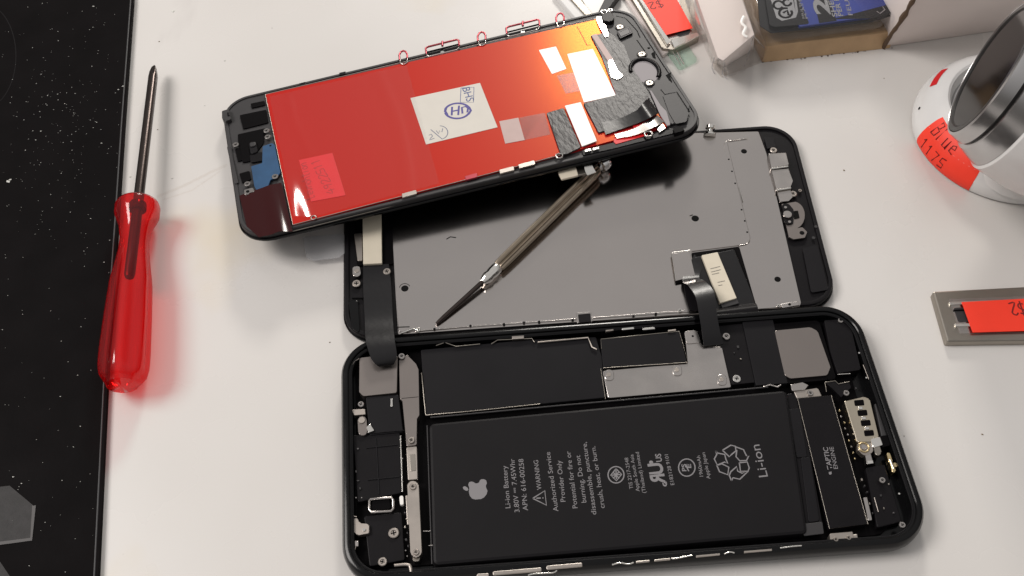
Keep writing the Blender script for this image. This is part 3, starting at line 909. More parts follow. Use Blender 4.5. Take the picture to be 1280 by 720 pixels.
slab('sensor_window', B, [(991, 264), (997.5, 263), (999.5, 272), (993, 273.5)], 3.5, 3.7, 'hole', PB, .2, .05)
disc('plate_hole', B, 1002.5, 291, 3.5, .7, .04, 'hole', PB)
screw(B, 1000, 238, 3.0, PB, .55, 'steel_dull')
disc('bright_pip', B, 1020, 283, 3.0, .5, .2, 'frame_grey', PB); disc('bright_pip', B, 1017, 297, 3.0, .5, .2, 'frame_grey', PB)
slab('frame_pocket', B, [(1003, 310), (1022, 306), (1036, 362), (1014, 366)], 3.0, 3.15, 'graphite', PB, .6, .05)
slab('frame_pocket', B, [(955, 172), (966, 172), (970, 183), (959, 186)], 3.0, 3.3, 'graphite', PB, .3, .05)
slab('end_bracket', B, [(975, 380), (997, 376), (1000, 381), (978, 385)], 3, 3.8, 'steel_b', PB, .3, .15)
disc('bolt', B, 987, 380, 3.8, .4, .1, 'hole', PB)
screw(B, 973, 382, 3.4, PB, .5, 'bright')
# folded connector and its flex
slab('connector_bed', B, [(867, 322), (918, 311), (941, 370), (944, 380), (884, 386)], 3.3, 4.0, 'flex', PB, .6, .2)
slab('connector_label', B, [(877, 319), (897, 315), (921, 372.5), (900, 379)], 4.0, 4.9, 'cream', PB, .2, .12)
strokes('label_print', B, [[(888, 336), (900, 333)], [(889, 340), (901, 337)], [(890, 343), (899, 341)], [(897, 353), (906, 351)], [(898, 357), (903, 356)]], .22, 4.92, 'nickel', PB)
slab('connector_step', B, [(900, 379), (921, 373), (924, 379), (903, 385)], 3.6, 4.5, 'frame_grey', PB, .1, .1)
slab('steel_flap', B, [(840, 317), (862, 313.5), (869, 345.5), (845, 351)], 3.5, 4.4, 'steel', PB, .3, .12)
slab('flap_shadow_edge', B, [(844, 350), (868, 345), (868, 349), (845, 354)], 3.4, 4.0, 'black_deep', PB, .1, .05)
ribbon('flex_cable', B, [((868, 318), (880, 330), 3.9), ((853, 349), (874, 346), 4.6), ((860, 356), (882, 352), 7.2), ((870, 372), (893, 366), 9.0), ((875, 400), (896, 392), 8.8), ((878, 418), (900, 414), 7.4), ((880, 432), (904, 430), 5.4)], 'flex', PB, .25)
ribbon('flex_cable', B, [((855, 352), (862, 350), 3.9), ((857, 370), (872, 372), 3.8), ((862, 388), (882, 389), 3.8)], 'black', PB, .2)
ribbon('flex_cable', B, [((884, 386), (944, 378), 3.9), ((885, 391), (947, 383), 5.4), ((888, 400), (948, 392), 5.0)], 'black', PB, .25)
# home-button end at the left
slab('frame_pocket', B, [(443, 276), (490, 268), (492, 330), (446, 332)], 3.0, 3.2, 'black_deep', PB, .6, .05)
slab('connector_label', B, [(453, 260), (476.5, 258), (477.5, 329), (454, 330)], 3.4, 4.3, 'cream', PB, .2, .12)
slab('connector_label', B, [(442.5, 292), (452.5, 291), (453, 326), (447, 326)], 3.2, 3.8, 'steel_dull', PB, .4, .12)
ribbon('flex_cable', B, [((454, 331), (486, 330), 3.5), ((454, 360), (489, 358), 3.8), ((456, 400), (491, 398), 4.6), ((457, 424), (493, 422), 7.2), ((461, 440), (495, 435), 7.8), ((466, 452), (496, 446), 7.2), ((474, 458), (492, 455), 6.0)], 'flex', PB, .3)
slab('button_spring', B, [(440, 333), (450, 332), (451, 343), (447, 346), (441, 345)], 3.1, 3.9, 'steel_b', PB, .8, .15)
screw(B, 445.5, 354, 3.1, PB, 1.2, 'steel_dull'); screw(B, 483.6, 339, 3.4, PB, 1.1, 'steel_dull')
disc('bolt', B, 446, 338, 3.9, .7, .15, 'steel_dull', PB)
slab('frame_pocket', B, [(435, 376), (447, 374), (450, 418), (440, 410)], 3.0, 3.3, 'black_gloss', PB, 1, .1)
tube('frame_seam', B, [(440, 373), (490, 372)], 3.1, .25, 'black_deep', PB)
disc('bright_pip', B, 481, 270, 3.6, .25, .3, 'bright', PB)

# ------------------------------------------------------------------ upper display with the red foil
PC = thing('display_assembly', C, 'phone display lying face down with red foil back, white stamped label and orange sticker', 'phone display', 'phone display assemblies lying face down')
QC = L(C, [(276, 130), (786, 8), (887, 164), (302, 306)], -1.2)
link('cover_glass', finish(loft_rr(QC, 9.5, [(1.2, -3.0), (.35, -2.85), (0, -2.4), (0, -1.9), (.15, -1.7)], 12), .5), 'black_gloss', PC)
link('frame', finish(loft_rr(QC, 9.5, [(.55, -1.7), (.5, -.3), (.7, 0), (1.2, .02), (1.5, 0), (1.6, -.35)], 12), .5), 'frame_grey', PC)
tube('frame_seam', C, [(366, 289), (470, 263), (600, 229), (720, 200), (850, 168)], -1.0, .12, 'nickel', PC)
RED = [(332, 118), (742, 24), (760, 48), (822, 138), (700, 194.5), (366, 281)]
red = slab('red_foil', C, [(332, 118), (748, 23.5), (834, 158), (366, 281)], -.4, .35, 'red_foil', PC, .2, .12)
tube('foil_rim', C, [(331.5, 118), (366, 281)], .3, .11, 'nickel', PC)
tube('foil_rim', C, [(332, 118), (460, 88), (600, 55), (745, 23)], .3, .12, 'steel_dull', PC)
tube('foil_rim', C, [(366, 281), (480, 251), (600, 220), (700, 194)], .3, .11, 'steel_dull', PC)
for x0, y0, x1, y1 in ((502, 244, 520, 239), (581, 222, 596, 218), (624, 214, 642, 209.5), (648, 207.5, 668, 202)):
    slab('edge_clip', C, [(x0, y0 - 2), (x1, y1 - 2), (x1 + 1, y1 + 3), (x0 + 1, y0 + 3)], .1, .7, 'loopred' if x0 == 581 else 'steel_dull', PC, .2, .1)
wring('edge_eyelet', C, 392, 272, .5, .75, .18, 'steel_dull', PC)
wring('edge_eyelet', C, 699, 195, .6, 1.0, .24, 'steel_b', PC)
# wire loops on the far edge
for x, y in ((504, 71), (602, 47.5), (700, 24)):
    tube('edge_loop', C, [(x - 4.5, y + 4), (x - 5, y - 2), (x - 3, y - 6), (x, y - 7.5), (x + 3, y - 6.5), (x + 5, y - 3), (x + 5, y + 2)], .5, .34, 'loopred', PC)
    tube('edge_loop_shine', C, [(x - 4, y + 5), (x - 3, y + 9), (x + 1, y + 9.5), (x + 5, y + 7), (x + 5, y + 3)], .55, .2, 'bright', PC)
for x, y in ((553, 58.5), (653.5, 33.5)):
    tube('edge_loop', C, [(x - 20, y + 9), (x - 21, y + 2), (x - 18, y), (x, y - 4.5), (x + 18, y - 9), (x + 20.5, y - 8), (x + 21, y - 1)], .5, .34, 'loopred', PC)
    tube('edge_loop', C, [(x, y - 6.5), (x, y - 1)], .9, .4, 'loopred', PC)
    tube('edge_loop', C, [(x - 20, y + 7), (x + 20, y - 3)], .5, .28, 'black', PC)
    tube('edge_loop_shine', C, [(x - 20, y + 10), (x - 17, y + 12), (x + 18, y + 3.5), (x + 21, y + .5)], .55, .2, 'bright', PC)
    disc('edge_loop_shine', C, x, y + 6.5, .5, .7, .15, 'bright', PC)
for x, y in ((378, 104), (428, 91)):
    slab('edge_nub', C, [(x - 4, y), (x + 4, y - 2), (x + 4, y + 1.5), (x - 4, y + 3)], -.5, .3, 'black', PC, .1, .1)
# labels on the foil
lb = slab('stamped_label', C, [(513, 122.5), (600, 103.5), (622, 159), (532.5, 180.5)], .35, .45, 'paper', PC, .1, .03)
cz = lambda pts: [(520 + x / 6.543, 90 + y / 6.543) for x, y in pts]
strokes('stamp_box', C, [cz([(368, 130), (474, 125), (470, 248), (362, 248), (368, 130)])], .2, .46, 'ink2', lb)
text('BHS', C, (577.5, 110.5), (583.5, 127.5), .46, 'ink2', lb, 2.6, name='stamp_text')
strokes('stamp_ring', C, [cz(ell(338, 318, 100, 62, 26, 20, 170, -.05)), cz(ell(338, 318, 102, 62, 26, 195, 350, -.05)), cz([(432, 285), (448, 315), (430, 345)]), cz([(247, 290), (238, 320), (256, 350)])], .75, .46, 'ink', lb)
strokes('stamp_text', C, [cz([(295, 285), (292, 355)]), cz([(292, 322), (345, 312)]), cz([(352, 275), (345, 352)]), cz([(380, 340), (375, 290), (405, 282), (425, 295), (420, 330)])], .6, .46, 'ink', lb)
strokes('pencil_mark', C, [cz([(105, 518), (125, 508), (135, 525), (120, 540), (110, 556), (150, 542)]), cz([(120, 470), (215, 550)]), cz(ell(195, 495, 65, 55, 16, -90, 70)), cz([(165, 480), (185, 505), (192, 480), (212, 492), (218, 462)])], .24, .46, 'pencil', lb)
slab('grey_square', C, [(624, 151.5), (648, 147), (656, 175), (631.5, 179.5)], .35, .45, 'greysq', PC, .1, .03)
slab('clear_square', C, [(649, 147), (681, 141), (688, 168), (656, 175)], .35, .40, 'pinkfilm', PC, .1, 0)
slab('white_label', C, [(673.5, 62.5), (695, 58), (708, 86), (690, 92.5)], .35, .45, 'white', PC, .3, .03)
slab('clear_square', C, [(696, 94.5), (719, 90), (729, 113), (707, 117)], .35, .42, 'pinkfilm', PC, .1, 0)
slab('white_label', C, [(709, 67.5), (741, 61), (770, 119), (730, 128)], .35, .5, 'white', PC, .1, .03)
strokes('label_mark', C, [[(741, 86), (743, 91)], [(722, 98), (732, 113)]], .15, .5, 'nickel', PC)
strokes('foil_slit', C, [[(721, 33), (723, 36), (734, 57), (738, 56)]], .25, .36, 'red_ink', PC)
os_ = slab('orange_sticker', C, [(373.5, 200), (415.5, 191), (432, 244), (389, 252)], .35, .47, 'orange_in', PC, .1, .03)
zz = lambda pts: [(365 + x / 9, 180 + y / 9) for x, y in pts]


def scrawl(F, name, chars, p0, p1, hh, h, w, mat, parent, seed=1):
    """handwriting: glyph polylines laid along a baseline"""
    G = dict(l=[[(0, 1), (.1, 0), (.4, .05)]], e=[[(.05, .3), (.5, .35), (.4, .6), (.1, .5), (.1, .1), (.5, .05)]], v=[[(0, .6), (.25, 0), (.5, .6)]], o=[[(.25, .6), (0, .3), (.25, 0), (.5, .3), (.25, .6)]],
             n=[[(0, .6), (.05, 0)], [(.03, .4), (.3, .6), (.45, .4), (.45, 0)]], t=[[(.25, 1), (.25, .05), (.45, 0)], [(0, .65), (.5, .65)]], h=[[(0, 1), (.03, 0)], [(.02, .4), (.3, .55), (.45, .35), (.45, 0)]],
             i=[[(.2, .6), (.2, 0)]], r=[[(.05, .6), (.08, 0)], [(.08, .4), (.3, .6), (.45, .55)]], a=[[(.45, .6), (.1, .5), (.05, .1), (.4, .1), (.45, .6), (.5, 0)]], p=[[(.05, .6), (.05, -.4)], [(.05, .5), (.4, .6), (.4, .1), (.05, .1)]],
             B=[[(0, 0), (0, 1), (.4, .9), (.35, .55), (.02, .5), (.5, .45), (.45, .05), (0, 0)]], u=[[(0, .6), (.05, .05), (.4, .05), (.45, .6), (.5, 0)]])
        
    G['0'] = [[(.25, 1), (0, .5), (.25, 0), (.5, .5), (.25, 1)]]
    G['1'] = [[(.1, .8), (.25, 1), (.25, 0)]]
    G['2'] = [[(.05, .8), (.25, 1), (.5, .75), (.05, .02), (.55, .05)]]
    G['4'] = [[(.35, 1), (0, .4), (.55, .4)], [(.4, .7), (.38, 0)]]
    G['5'] = [[(.5, 1), (.1, .95), (.05, .55), (.45, .5), (.45, .1), (0, .05)]]
    G['9'] = [[(.45, .65), (.2, .55), (.1, .85), (.4, .95), (.45, .6), (.35, 0)]]
    G['7'] = [[(.05, .95), (.5, .95), (.2, 0)]]
    G['$'] = [[(.5, .85), (.2, .95), (.05, .7), (.45, .4), (.4, .1), (.05, .1)], [(.28, 1.15), (.25, -.12)]]
    a, b = F.l(*p0, h), F.l(*p1, h)
    d = (b - a) / (len(chars) * .62); u = Vector((-d.y, d.x, 0)).normalized() * hh
    bm = bmesh.new()
    rnd = random.Random(seed)
    for i, ch in enumerate(chars):
        if ch == ' ': continue
        for k, ln in enumerate(G[ch]):
            P = [a + d * (i * .62 + x) + u * (y + rnd.uniform(-.03, .03)) for x, y in ln]
            if len(P) > 2: P = crom(P, 3)
            stroke_bm(bm, P, w, .02, k * .001)
    return link(name, finish(bm, smooth=False), mat, parent)


scrawl(C, 'handwriting', 'levnohtion', (393, 247), (383, 202), 2.6, .47, .26, 'red_ink', os_, 2)
scrawl(C, 'handwriting', '4922511', (420, 240), (398, 197), 2.6, .47, .26, 'red_ink', os_, 3)
# clear protective film, slightly wavy and curling at the corner by the dark red flex
bm = bmesh.new()
c00, c10, c11, c01 = L(C, [(337, 121), (508, 81.5), (549, 229), (369, 277)], .6)
NU, NV = 60, 26
g = []
for i in range(NU + 1):
    row = []
    for j in range(NV + 1):
        u, v = i / NU, j / NV
        p = (c00 * (1 - u) + c10 * u) * (1 - v) + (c01 * (1 - u) + c11 * u) * v
        z = .62 + .10 * math.sin(u * 7 + 1.5 * v) * math.sin(v * 3 + .5)
        z += 2.4 * math.exp(-(((u + .005) / .08) ** 2)) * max(0, v - .55) * 2.0
        z += .38 * math.exp(-(((u - .13 - .22 * max(0, v - .25)) / .03) ** 2)) * (1 - v) * (v > .0)
        z += .26 * math.exp(-(((u - .78 - .05 * math.sin(v * 3)) / .05) ** 2))
        row.append(bm.verts.new((p.x, p.y, z)))
    g.append(row)
for i in range(NU):
    for j in range(NV): bm.faces.new((g[i][j], g[i + 1][j], g[i + 1][j + 1], g[i][j + 1]))
link('protective_film', finish(bm, 3), 'film', PC)

# home-button end (left)
cl = lambda pts: [(270 + x / 3.6, 110 + y / 3.6) for x, y in pts]
for pts in ([(155, 70), (218, 57), (222, 76), (160, 90)], [(106, 122), (226, 97), (236, 155), (122, 184)], [(98, 208), (225, 180), (212, 250), (150, 330), (120, 335), (100, 250)], [(104, 385), (150, 372), (158, 410), (118, 428)], [(85, 275), (108, 268), (118, 325), (98, 330)]):
    slab('frame_pocket', C, cl(pts), -.3, .06, 'black_deep', PC, .4, .02)
slab('corner_lug', C, cl([(25, 102), (58, 92), (68, 140), (42, 150), (27, 135)]), -1.2, 1.0, 'frame_grey', PC, .5, .3)
slab('corner_lug', C, cl([(48, 110), (58, 108), (62, 122), (52, 124)]), 1.0, 1.3, 'black', PC, .2, .1)
slab('side_rail', C, cl([(48, 262), (62, 260), (102, 425), (84, 432)]), -1.5, .3, 'frame_grey', PC, .6, .3)
slab('microphone', C, cl([(146, 245), (180, 238), (188, 285), (155, 300)]), .05, .8, 'graphite', PC, .8, .3)
slab('microphone_cap', C, cl([(150, 246), (176, 240), (180, 258), (154, 264)]), .8, 1.2, 'frame_grey', PC, .6, .2)
slab('frame_pocket', C, cl([(150, 300), (210, 285), (216, 325), (155, 335)]), .06, .4, 'black', PC, .5, .2)
slab('blue_flex', C, cl([(210, 262), (252, 248), (264, 256), (290, 380), (270, 405), (245, 412), (236, 438), (182, 460), (172, 440), (158, 352), (208, 338)]), .05, .5, 'blue_film', PC, .3, .06)
disc('plate_hole', C, 338, 182, .5, .35, .03, 'hole', PC)
for x, y in ((333, 163), (334.4, 170.7), (294.4, 180.5), (309, 229.5), (343.6, 220.3)):
    screw(C, x, y, .45, PC, 1.0, 'steel_b')
slab('button_spring', C, cl([(125, 458), (165, 448), (175, 468), (150, 470), (148, 478), (128, 480)]), .1, .6, 'steel_b', PC, .4, .1)
disc('bolt', C, 309.5, 239, .6, .5, .1, 'hole', PC)
# dark red flex that folds over the near corner
bm = bmesh.new()
rows = []
dp = L(C, [(299, 244), (352, 229), (366, 290), (312, 299)], .25)
for i in range(15):
    row = []
    for j in range(11):
        u, v = i / 14, j / 10
        p = (dp[0] * (1 - u) + dp[1] * u) * (1 - v) + (dp[3] * (1 - u) + dp[2] * u) * v
        if v > .7 and u < .35: p = p + Vector((2.6 * (v - .7) / .3 * (1 - u / .35), 0, 0))
        z = .5 + 1.0 * math.exp(-((u - .72) / .16) ** 2) * (.35 + .5 * v) - .9 * max(0, .25 - u) * 4 * .5
        row.append(bm.verts.new((p.x, p.y, z)))
    rows.append(row)
for i in range(14):
    for j in range(10): bm.faces.new((rows[i][j], rows[i + 1][j], rows[i + 1][j + 1], rows[i][j + 1]))
link('dark_red_flex', finish(bm, 3), 'darkred', PC)

# camera end (right)
slab('end_frame', C, [(750, 26), (765, 20), (780, 24), (803, 44), (862, 132), (855, 150), (838, 156), (815, 118), (790, 88), (775, 55)], .0, .5, 'frame_grey', PC, 1, .2)
slab('black_tape', C, [(738, 44), (762, 40), (780, 56), (792, 88), (811, 115), (820, 136), (800, 150), (748, 166), (729, 129), (771, 119), (752, 70)], .36, .85, 'tape', PC, .5, .15)
slab('black_tape', C, [(683, 141), (704.5, 134.5), (726, 184), (709, 192), (701, 194)], .36, .85, 'tape', PC, .6, .15)
slab('tape_strip', C, [(739, 44), (746, 42), (768, 76), (762, 80)], .85, 1.05, 'greysq', PC, .3, .1)
slab('white_strip', C, [(706, 132), (726, 127.5), (746, 176), (727.5, 183)], .85, 1.1, 'white', PC, .2, .08)
strokes('label_mark', C, [[(720, 147), (724, 146)], [(719, 144.5), (723, 143.5)]], .5, 1.1, 'nickel', PC)
slab('bright_scrap', C, [(745, 22), (752, 19), (757, 32), (761, 44), (756, 48), (750, 34)], .4, 1.2, 'bright', PC, .5, .4)  # shiny piece standing in for a white glare
slab('bright_scrap', C, [(760, 76), (766, 73), (772, 88), (780, 94), (773, 99), (764, 96)], .85, 1.2, 'bright', PC, .5, .2)
slab('corner_clip', C, [(751, 16), (765, 14), (768, 23), (763, 27), (753, 25)], 0, 2.0, 'black', PC, .6, .4)
wring('clip_spring', C, 755, 15, 1.8, 1.0, .2, 'bright', PC); wring('clip_spring', C, 763, 13, 1.8, .7, .2, 'bright', PC)
slab('camera_socket', C, [(771, 39), (786.5, 32.5), (791, 41), (775, 48.5)], .5, 1.2, 'black', PC, .3, .1)
slab('socket_core', C, [(774, 40.5), (785, 35.5), (787.5, 40.5), (776.5, 45.5)], 1.2, 1.35, 'socket_grey', PC, .2, .05)
strokes('socket_rim', C, [[(773.5, 39.5), (785.5, 34.5), (789, 41), (777, 46.5), (773.5, 39.5)]], .2, 1.37, 'window_grey', PC)
for x, y in ((775, 33.5), (802.5, 67.5), (812, 103.3)):
    disc('screw_boss', C, x, y, .4, 1.7, .35, 'black', PC)
    screw(C, x, y, .8, PC, 1.2, 'steel_dull')
hp = L(C, ell(807, 90, 17, 13, 24, 0, 345, .35), .55)
slab('camera_window', C, [(p.x, p.y) for p in hp], .5, .55, 'window_grey', PC, 0, 0, local=True)
tube('window_rim', C, ell(806, 88.5, 18.5, 14, 20, 150, 370, .3), .7, .7, 'black', PC)
strokes('frame_groove', C, [[(770, 20), (782, 23), (796, 38), (800, 47)], [(796, 50), (806, 64)]], .35, .51, 'hole', PC)
strokes('frame_groove', C, [[(826, 112), (831, 118), (846, 115), (862, 140)]], .35, .51, 'hole', PC)
disc('plate_hole', C, 811, 60, .5, .5, .03, 'hole', PC)
slab('frame_notch', C, [(814, 67), (818, 64), (820, 74), (816, 72)], .45, .56, 'hole', PC, .1, .01)
slab('frame_notch', C, [(832, 94), (839, 90), (838, 97), (841, 104), (836, 100)], .45, .56, 'hole', PC, .1, .01)
slab('ear_speaker', C, [(828, 119), (846, 116.5), (861, 141), (858, 152), (844, 155), (836, 140)], .5, .75, 'frame_grey', PC, .6, .12)
slab('silver_shim', C, [(812, 113), (814, 113), (826, 132), (833, 139), (838, 156), (834, 157), (825, 143), (820, 131)], .5, .9, 'window_grey', PC, .4, .1)
slab('black_block', C, [(841, 160), (853, 157), (855, 163), (843, 167)], .2, 1.6, 'black_deep', PC, .3, .2)
slab('red_tab', C, [(767, 177), (768, 173), (800, 166), (808, 165), (809, 169), (770, 180)], .3, .6, 'orange_in', PC, .2, .05)
slab('red_tab', C, [(790, 155), (810, 147), (812, 153), (792, 160)], .85, 1.0, 'orange_in', PC, .2, .05)
ribbon('flex_cable', C, [((752, 153), (757, 168), .95), ((774, 148), (780, 160), 1.1), ((795, 138), (802, 152), 1.9), ((803, 129), (814, 146), 2.6), ((811, 122), (823, 141), 1.4)], 'flex', PC, .25)
ribbon('silver_flex', C, [((768, 168), (771, 173), .9), ((792, 161), (796, 168), 1.2), ((812, 149), (819, 158), 1.7), ((822, 144), (830, 152), 1.0)], 'steel_b', PC, .2)
slab('silver_shim', C, [(820, 158), (829, 154), (832, 160), (824, 166)], .4, 1.0, 'bright', PC, .3, .15)
wring('edge_eyelet', C, 810.5, 167.5, 1.0, 1.15, .3, 'steel_b', PC)
slab('edge_ledge', C, [(728, 188), (760, 180), (852, 158), (856, 163), (765, 186), (729, 194)], .05, .45, 'black', PC, .2, .1)
for x, y in ((735, 187), (745, 185)): slab('edge_clip', C, [(x - 4, y), (x + 4, y - 2), (x + 4, y + 1), (x - 4, y + 3)], .4, .9, 'bright', PC, .1, .1)
# metal clips hanging off the near edge
slab('hanging_clip', C, [(697, 214.5), (720, 208.5), (723, 219), (702, 224)], -4.0, -3.4, 'cream', PC, .4, .2)
ribbon('hanging_clip', C, [((727, 190), (735, 188), -.8), ((729, 198), (737, 196), -2.2), ((731, 212), (741, 208), -3.2), ((734, 219), (745, 215), -3.6)], 'bright', PC, .25)
slab('hanging_clip', C, [(720, 209), (732, 206), (733, 217), (722, 219)], -4.6, -4.0, 'nickel', PC, .2, .2)

# ------------------------------------------------------------------ precision screwdriver
t = thing('precision_screwdriver', T, 'thin steel precision screwdriver with ribbed handle lying on the grey display backplate', 'screwdriver')
p_tip, p_col, p_end = world(545, 405, 3.9), world(606, 350, 5.2), world(756, 202, 6.2)
d1 = (p_col - p_tip); d2 = (p_end - p_col)
lathe('blade', [(.35, 0), (.5, 1), (.6, 3), (.72, d1.length + 1)], p_tip, p_col, 'shaft', t, 16)
lathe('collar', [(.9, -1.0), (1.5, .2), (1.75, 1.2), (1.5, 2.2), (1.75, 3.2), (1.7, 5.2), (1.4, 5.8)], p_col, p_end, 'bright', t, 24, .05, 12)
LL = d2.length
lathe('ribbed_handle', [(1.4, 5.6), (1.75, 6.2), (1.85, 9), (1.9, 16), (1.9, LL * .5), (1.85, LL - 6), (1.7, LL - 4), (1.2, LL - 3.4)], p_col, p_end, 'knurl', t, 80, .24, 10, .5)
lathe('swivel_cap', [(1.2, LL - 3.6), (1.2, LL - 2.6), (2.2, LL - 2.3), (2.6, LL - 1.2), (2.5, LL + .2), (1.6, LL + 1), (.4, LL + 1.1)], p_col, p_end, 'chrome', t, 24)

# ------------------------------------------------------------------ loose spool-shaped screw at the edge of the middle display
w_ = B.l(887, 170, 3.3)
LS = Frame(B.o + B.r @ w_ - Vector((0, 0, 0)))
t = thing('loose_screw', LS, 'tiny shiny loose screw on the far edge of the grey display backplate', 'screw')
lathe('screw_head', [(1.6, 0), (1.9, .2), (1.9, .8), (1.4, 1.1), (.6, 1.1), (.5, .8)], (0, 0, 0), (.15, .9, .35), 'bright', t, 18)
lathe('screw_shank', [(.8, .9), (.8, 2.2), (1.5, 2.4), (1.5, 3.3), (1.1, 3.6)], (0, 0, 0), (.15, .9, .35), 'bright', t, 18)

# ------------------------------------------------------------------ clear film tab
FT = Frame(world(403, 312, 2))
slab('film_tab', FT, [(378, 296), (431, 292), (431, 316), (424, 322), (392, 326), (383, 322)], -.15, 0, 'milky', None, .8, .02)
o = bpy.data.objects['film_tab']
o.matrix_world = FT.mat()
o['label'] = 'small clear plastic film tab sticking out below the left end of the red display'; o['category'] = 'plastic film'

# ------------------------------------------------------------------ steel bars with price stickers
def steel_bar(F, outer, chan, stick, hole, label, r_=.5):
    t = thing('slotted_steel_bar', F, label, 'metal bar', 'slotted steel bars with orange price stickers')
    slab('bar_body', F, outer, .05, 2.4, 'nickel', t, r_, .5)
    slab('channel', F, chan, 2.35, 2.46, 'steel_b', t, .3, .04)
    return t


BF = Frame(world(1230, 392, 0))
t = steel_bar(BF, [(1166, 364), (1400, 352), (1400, 424), (1184, 427)], [(1186, 374), (1400, 365), (1400, 413), (1200, 417)], None, None, 'flat grey steel bar with slot and orange sticker, alone at right of the open phone')
slab('channel_ridge', BF, [(1186, 377), (1400, 369), (1400, 372), (1188, 381)], 2.4, 3.1, 'bright', t, .2, .2)
slab('channel_ridge', BF, [(1193, 404), (1400, 400), (1400, 403), (1195, 408)], 2.4, 3.1, 'bright', t, .2, .2)
slab('slot', BF, [(1192, 385), (1206, 384), (1212, 402), (1198, 403)], 2.45, 2.5, 'frame_grey', t, .6, .01)
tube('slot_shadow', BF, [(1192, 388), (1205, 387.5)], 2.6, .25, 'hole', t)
s_ = slab('price_sticker', BF, [(1202, 377.5), (1400, 367), (1400, 410), (1216, 415.5)], 3.1, 3.25, 'orange', t, .1, .03)
scrawl(BF, 'handwriting', '$2', (1278.5, 378), (1259, 379), 3.9, 3.26, .42, 'darkred_ink', s_, 5)

TF = Frame(world(830, 25, 0))
t = steel_bar(TF, [(765, -40), (840, -45), (874, 46), (842, 62), (828, 60)], [(778, -40), (832, -44), (866, 44), (840, 56), (832, 52)], None, None, 'flat grey steel bar with orange price sticker, above the camera end of the red display')
slab('channel_ridge', TF, [(774, -40), (780, -40), (838, 52), (834, 56)], 2.4, 3.1, 'bright', t, .2, .2)
slab('slot', TF, ell(854, 40, 9, 6, 14, 0, 340, -.25), 2.45, 2.5, 'frame_grey', t, 0, .01)
slab('channel_ridge', TF, [(838, 49), (872, 40), (874, 44), (843, 60)], 2.4, 3.0, 'bright', t, .4, .2)
s_ = slab('price_sticker', TF, [(784, -30), (828, -34), (866, 35), (833, 43.5)], 3.1, 3.25, 'orange', t, .1, .03)
scrawl(TF, 'handwriting', '$2', (826, 0), (808, 4), 3.4, 3.26, .4, 'darkred_ink', s_, 6)
# pale plastic strips beside it
SF = Frame(world(760, 10, 0))
for pts, zt, m_, lab in (([(690, -12), (704, -12), (738, 24), (724, 28)], 2.0, 'white_gloss', 'narrow white plastic strip just left of the dark grey strip behind the red display'),
                         ([(722, -10), (780, -12), (762, 6), (745, 24), (738, 18)], 1.5, 'white', 'broad white card wedge behind the camera end of the red display'),
                         ([(795, -10), (776, -10), (812, 42), (828, 70), (836, 64)], 1.2, 'cardwhite', 'long pale strip between the red display and the steel bar')):
    o = slab('pale_strip', SF, pts, .05, zt, m_, None, .4, .3)
    o.matrix_world = SF.mat(); o['label'] = lab; o['category'] = 'strip'; o['group'] = 'pale strips behind the red display'
o = slab('grey_strip', SF, [(703, -12), (716, -12), (744, 22), (738, 26)], .05, 2.6, 'nickel', None, .3, .4)
o.matrix_world = SF.mat(); o['label'] = 'narrow dark grey metal strip between white strip and white card wedge'; o['category'] = 'strip'
o = slab('grey_strip', SF, [(762, -14), (778, -12), (752, 22), (744, 22)], .05, 3.0, 'frame_grey', None, .3, .4)
o.matrix_world = SF.mat(); o['label'] = 'dark grey strip slanting down to the top corner clip of the red display'; o['category'] = 'strip'
GFm = Frame(world(855, 72, 0))
t = thing('green_clear_tube', GFm, 'short pale green clear plastic piece below the steel bar at the top', 'plastic piece')
slab('clear_body', GFm, [(832, 62), (858, 52), (872, 74), (850, 86)], .05, 1.2, 'green_clear', t, 1, .4)
tube('clear_edge', GFm, [(841, 56), (855, 81)], 1.3, .22, 'bright', t)
tube('clear_edge', GFm, [(838, 60), (851, 82)], 1.3, .16, 'bright', t)

# ------------------------------------------------------------------ white box in a clear bag
WF = Frame(world(905, 45, 0))
t = thing('bagged_box', WF, 'small white box wrapped in a clear plastic bag at the top edge', 'box')
bx_ = L(WF, [(863, -25), (918, -30), (943, 43), (904, 76), (897, 72)], 14)
bot = L(WF, [(868, 0), (930, 0), (942, 62), (906, 84), (895, 80)], .1)


def frustum(name, top, bot, mat, parent, bev=.3):
    bm = bmesh.new()
    a = [bm.verts.new(p) for p in bot]; b = [bm.verts.new(p) for p in top]
    n = len(a)
    bm.faces.new(a[::-1]); tf = bm.faces.new(b)
    for i in range(n): bm.faces.new((a[i], a[(i + 1) % n], b[(i + 1) % n], b[i]))
    if bev: bmesh.ops.bevel(bm, geom=list(tf.edges), offset=bev, segments=2, profile=.5, affect='EDGES')
    return link(name, finish(bm, .5), mat, parent)


frustum('box_body', bx_, bot, 'cardwhite', t, .3)
bg = bmesh.new()
tp_ = L(WF, [(856, -25), (926, -34), (948, 40), (908, 80), (893, 74)], 15)
lo_ = L(WF, [(846, -20), (952, -20), (966, 68), (912, 96), (886, 76)], .3)
N_ = 10
ringT, ringB = [], []
for k in range(5):
    for m_ in range(N_):
        f_ = m_ / N_
        a = tp_[k].lerp(tp_[(k + 1) % 5], f_); b = lo_[k].lerp(lo_[(k + 1) % 5], f_)
        ringT.append(a + Vector((random.uniform(-.3, .3), random.uniform(-.3, .3), random.uniform(-.2, .3))))
        ringB.append(b + Vector((random.uniform(-.8, .8), random.uniform(-.8, .8), random.uniform(0, .6))))
rings = [ringT] + [[a.lerp(b, q_) + Vector((random.uniform(-.5, .5), random.uniform(-.5, .5), random.uniform(-.4, .4))) for a, b in zip(ringT, ringB)] for q_ in (.3, .65)] + [ringB]
vr = [[bg.verts.new(p) for p in r_] for r_ in rings]
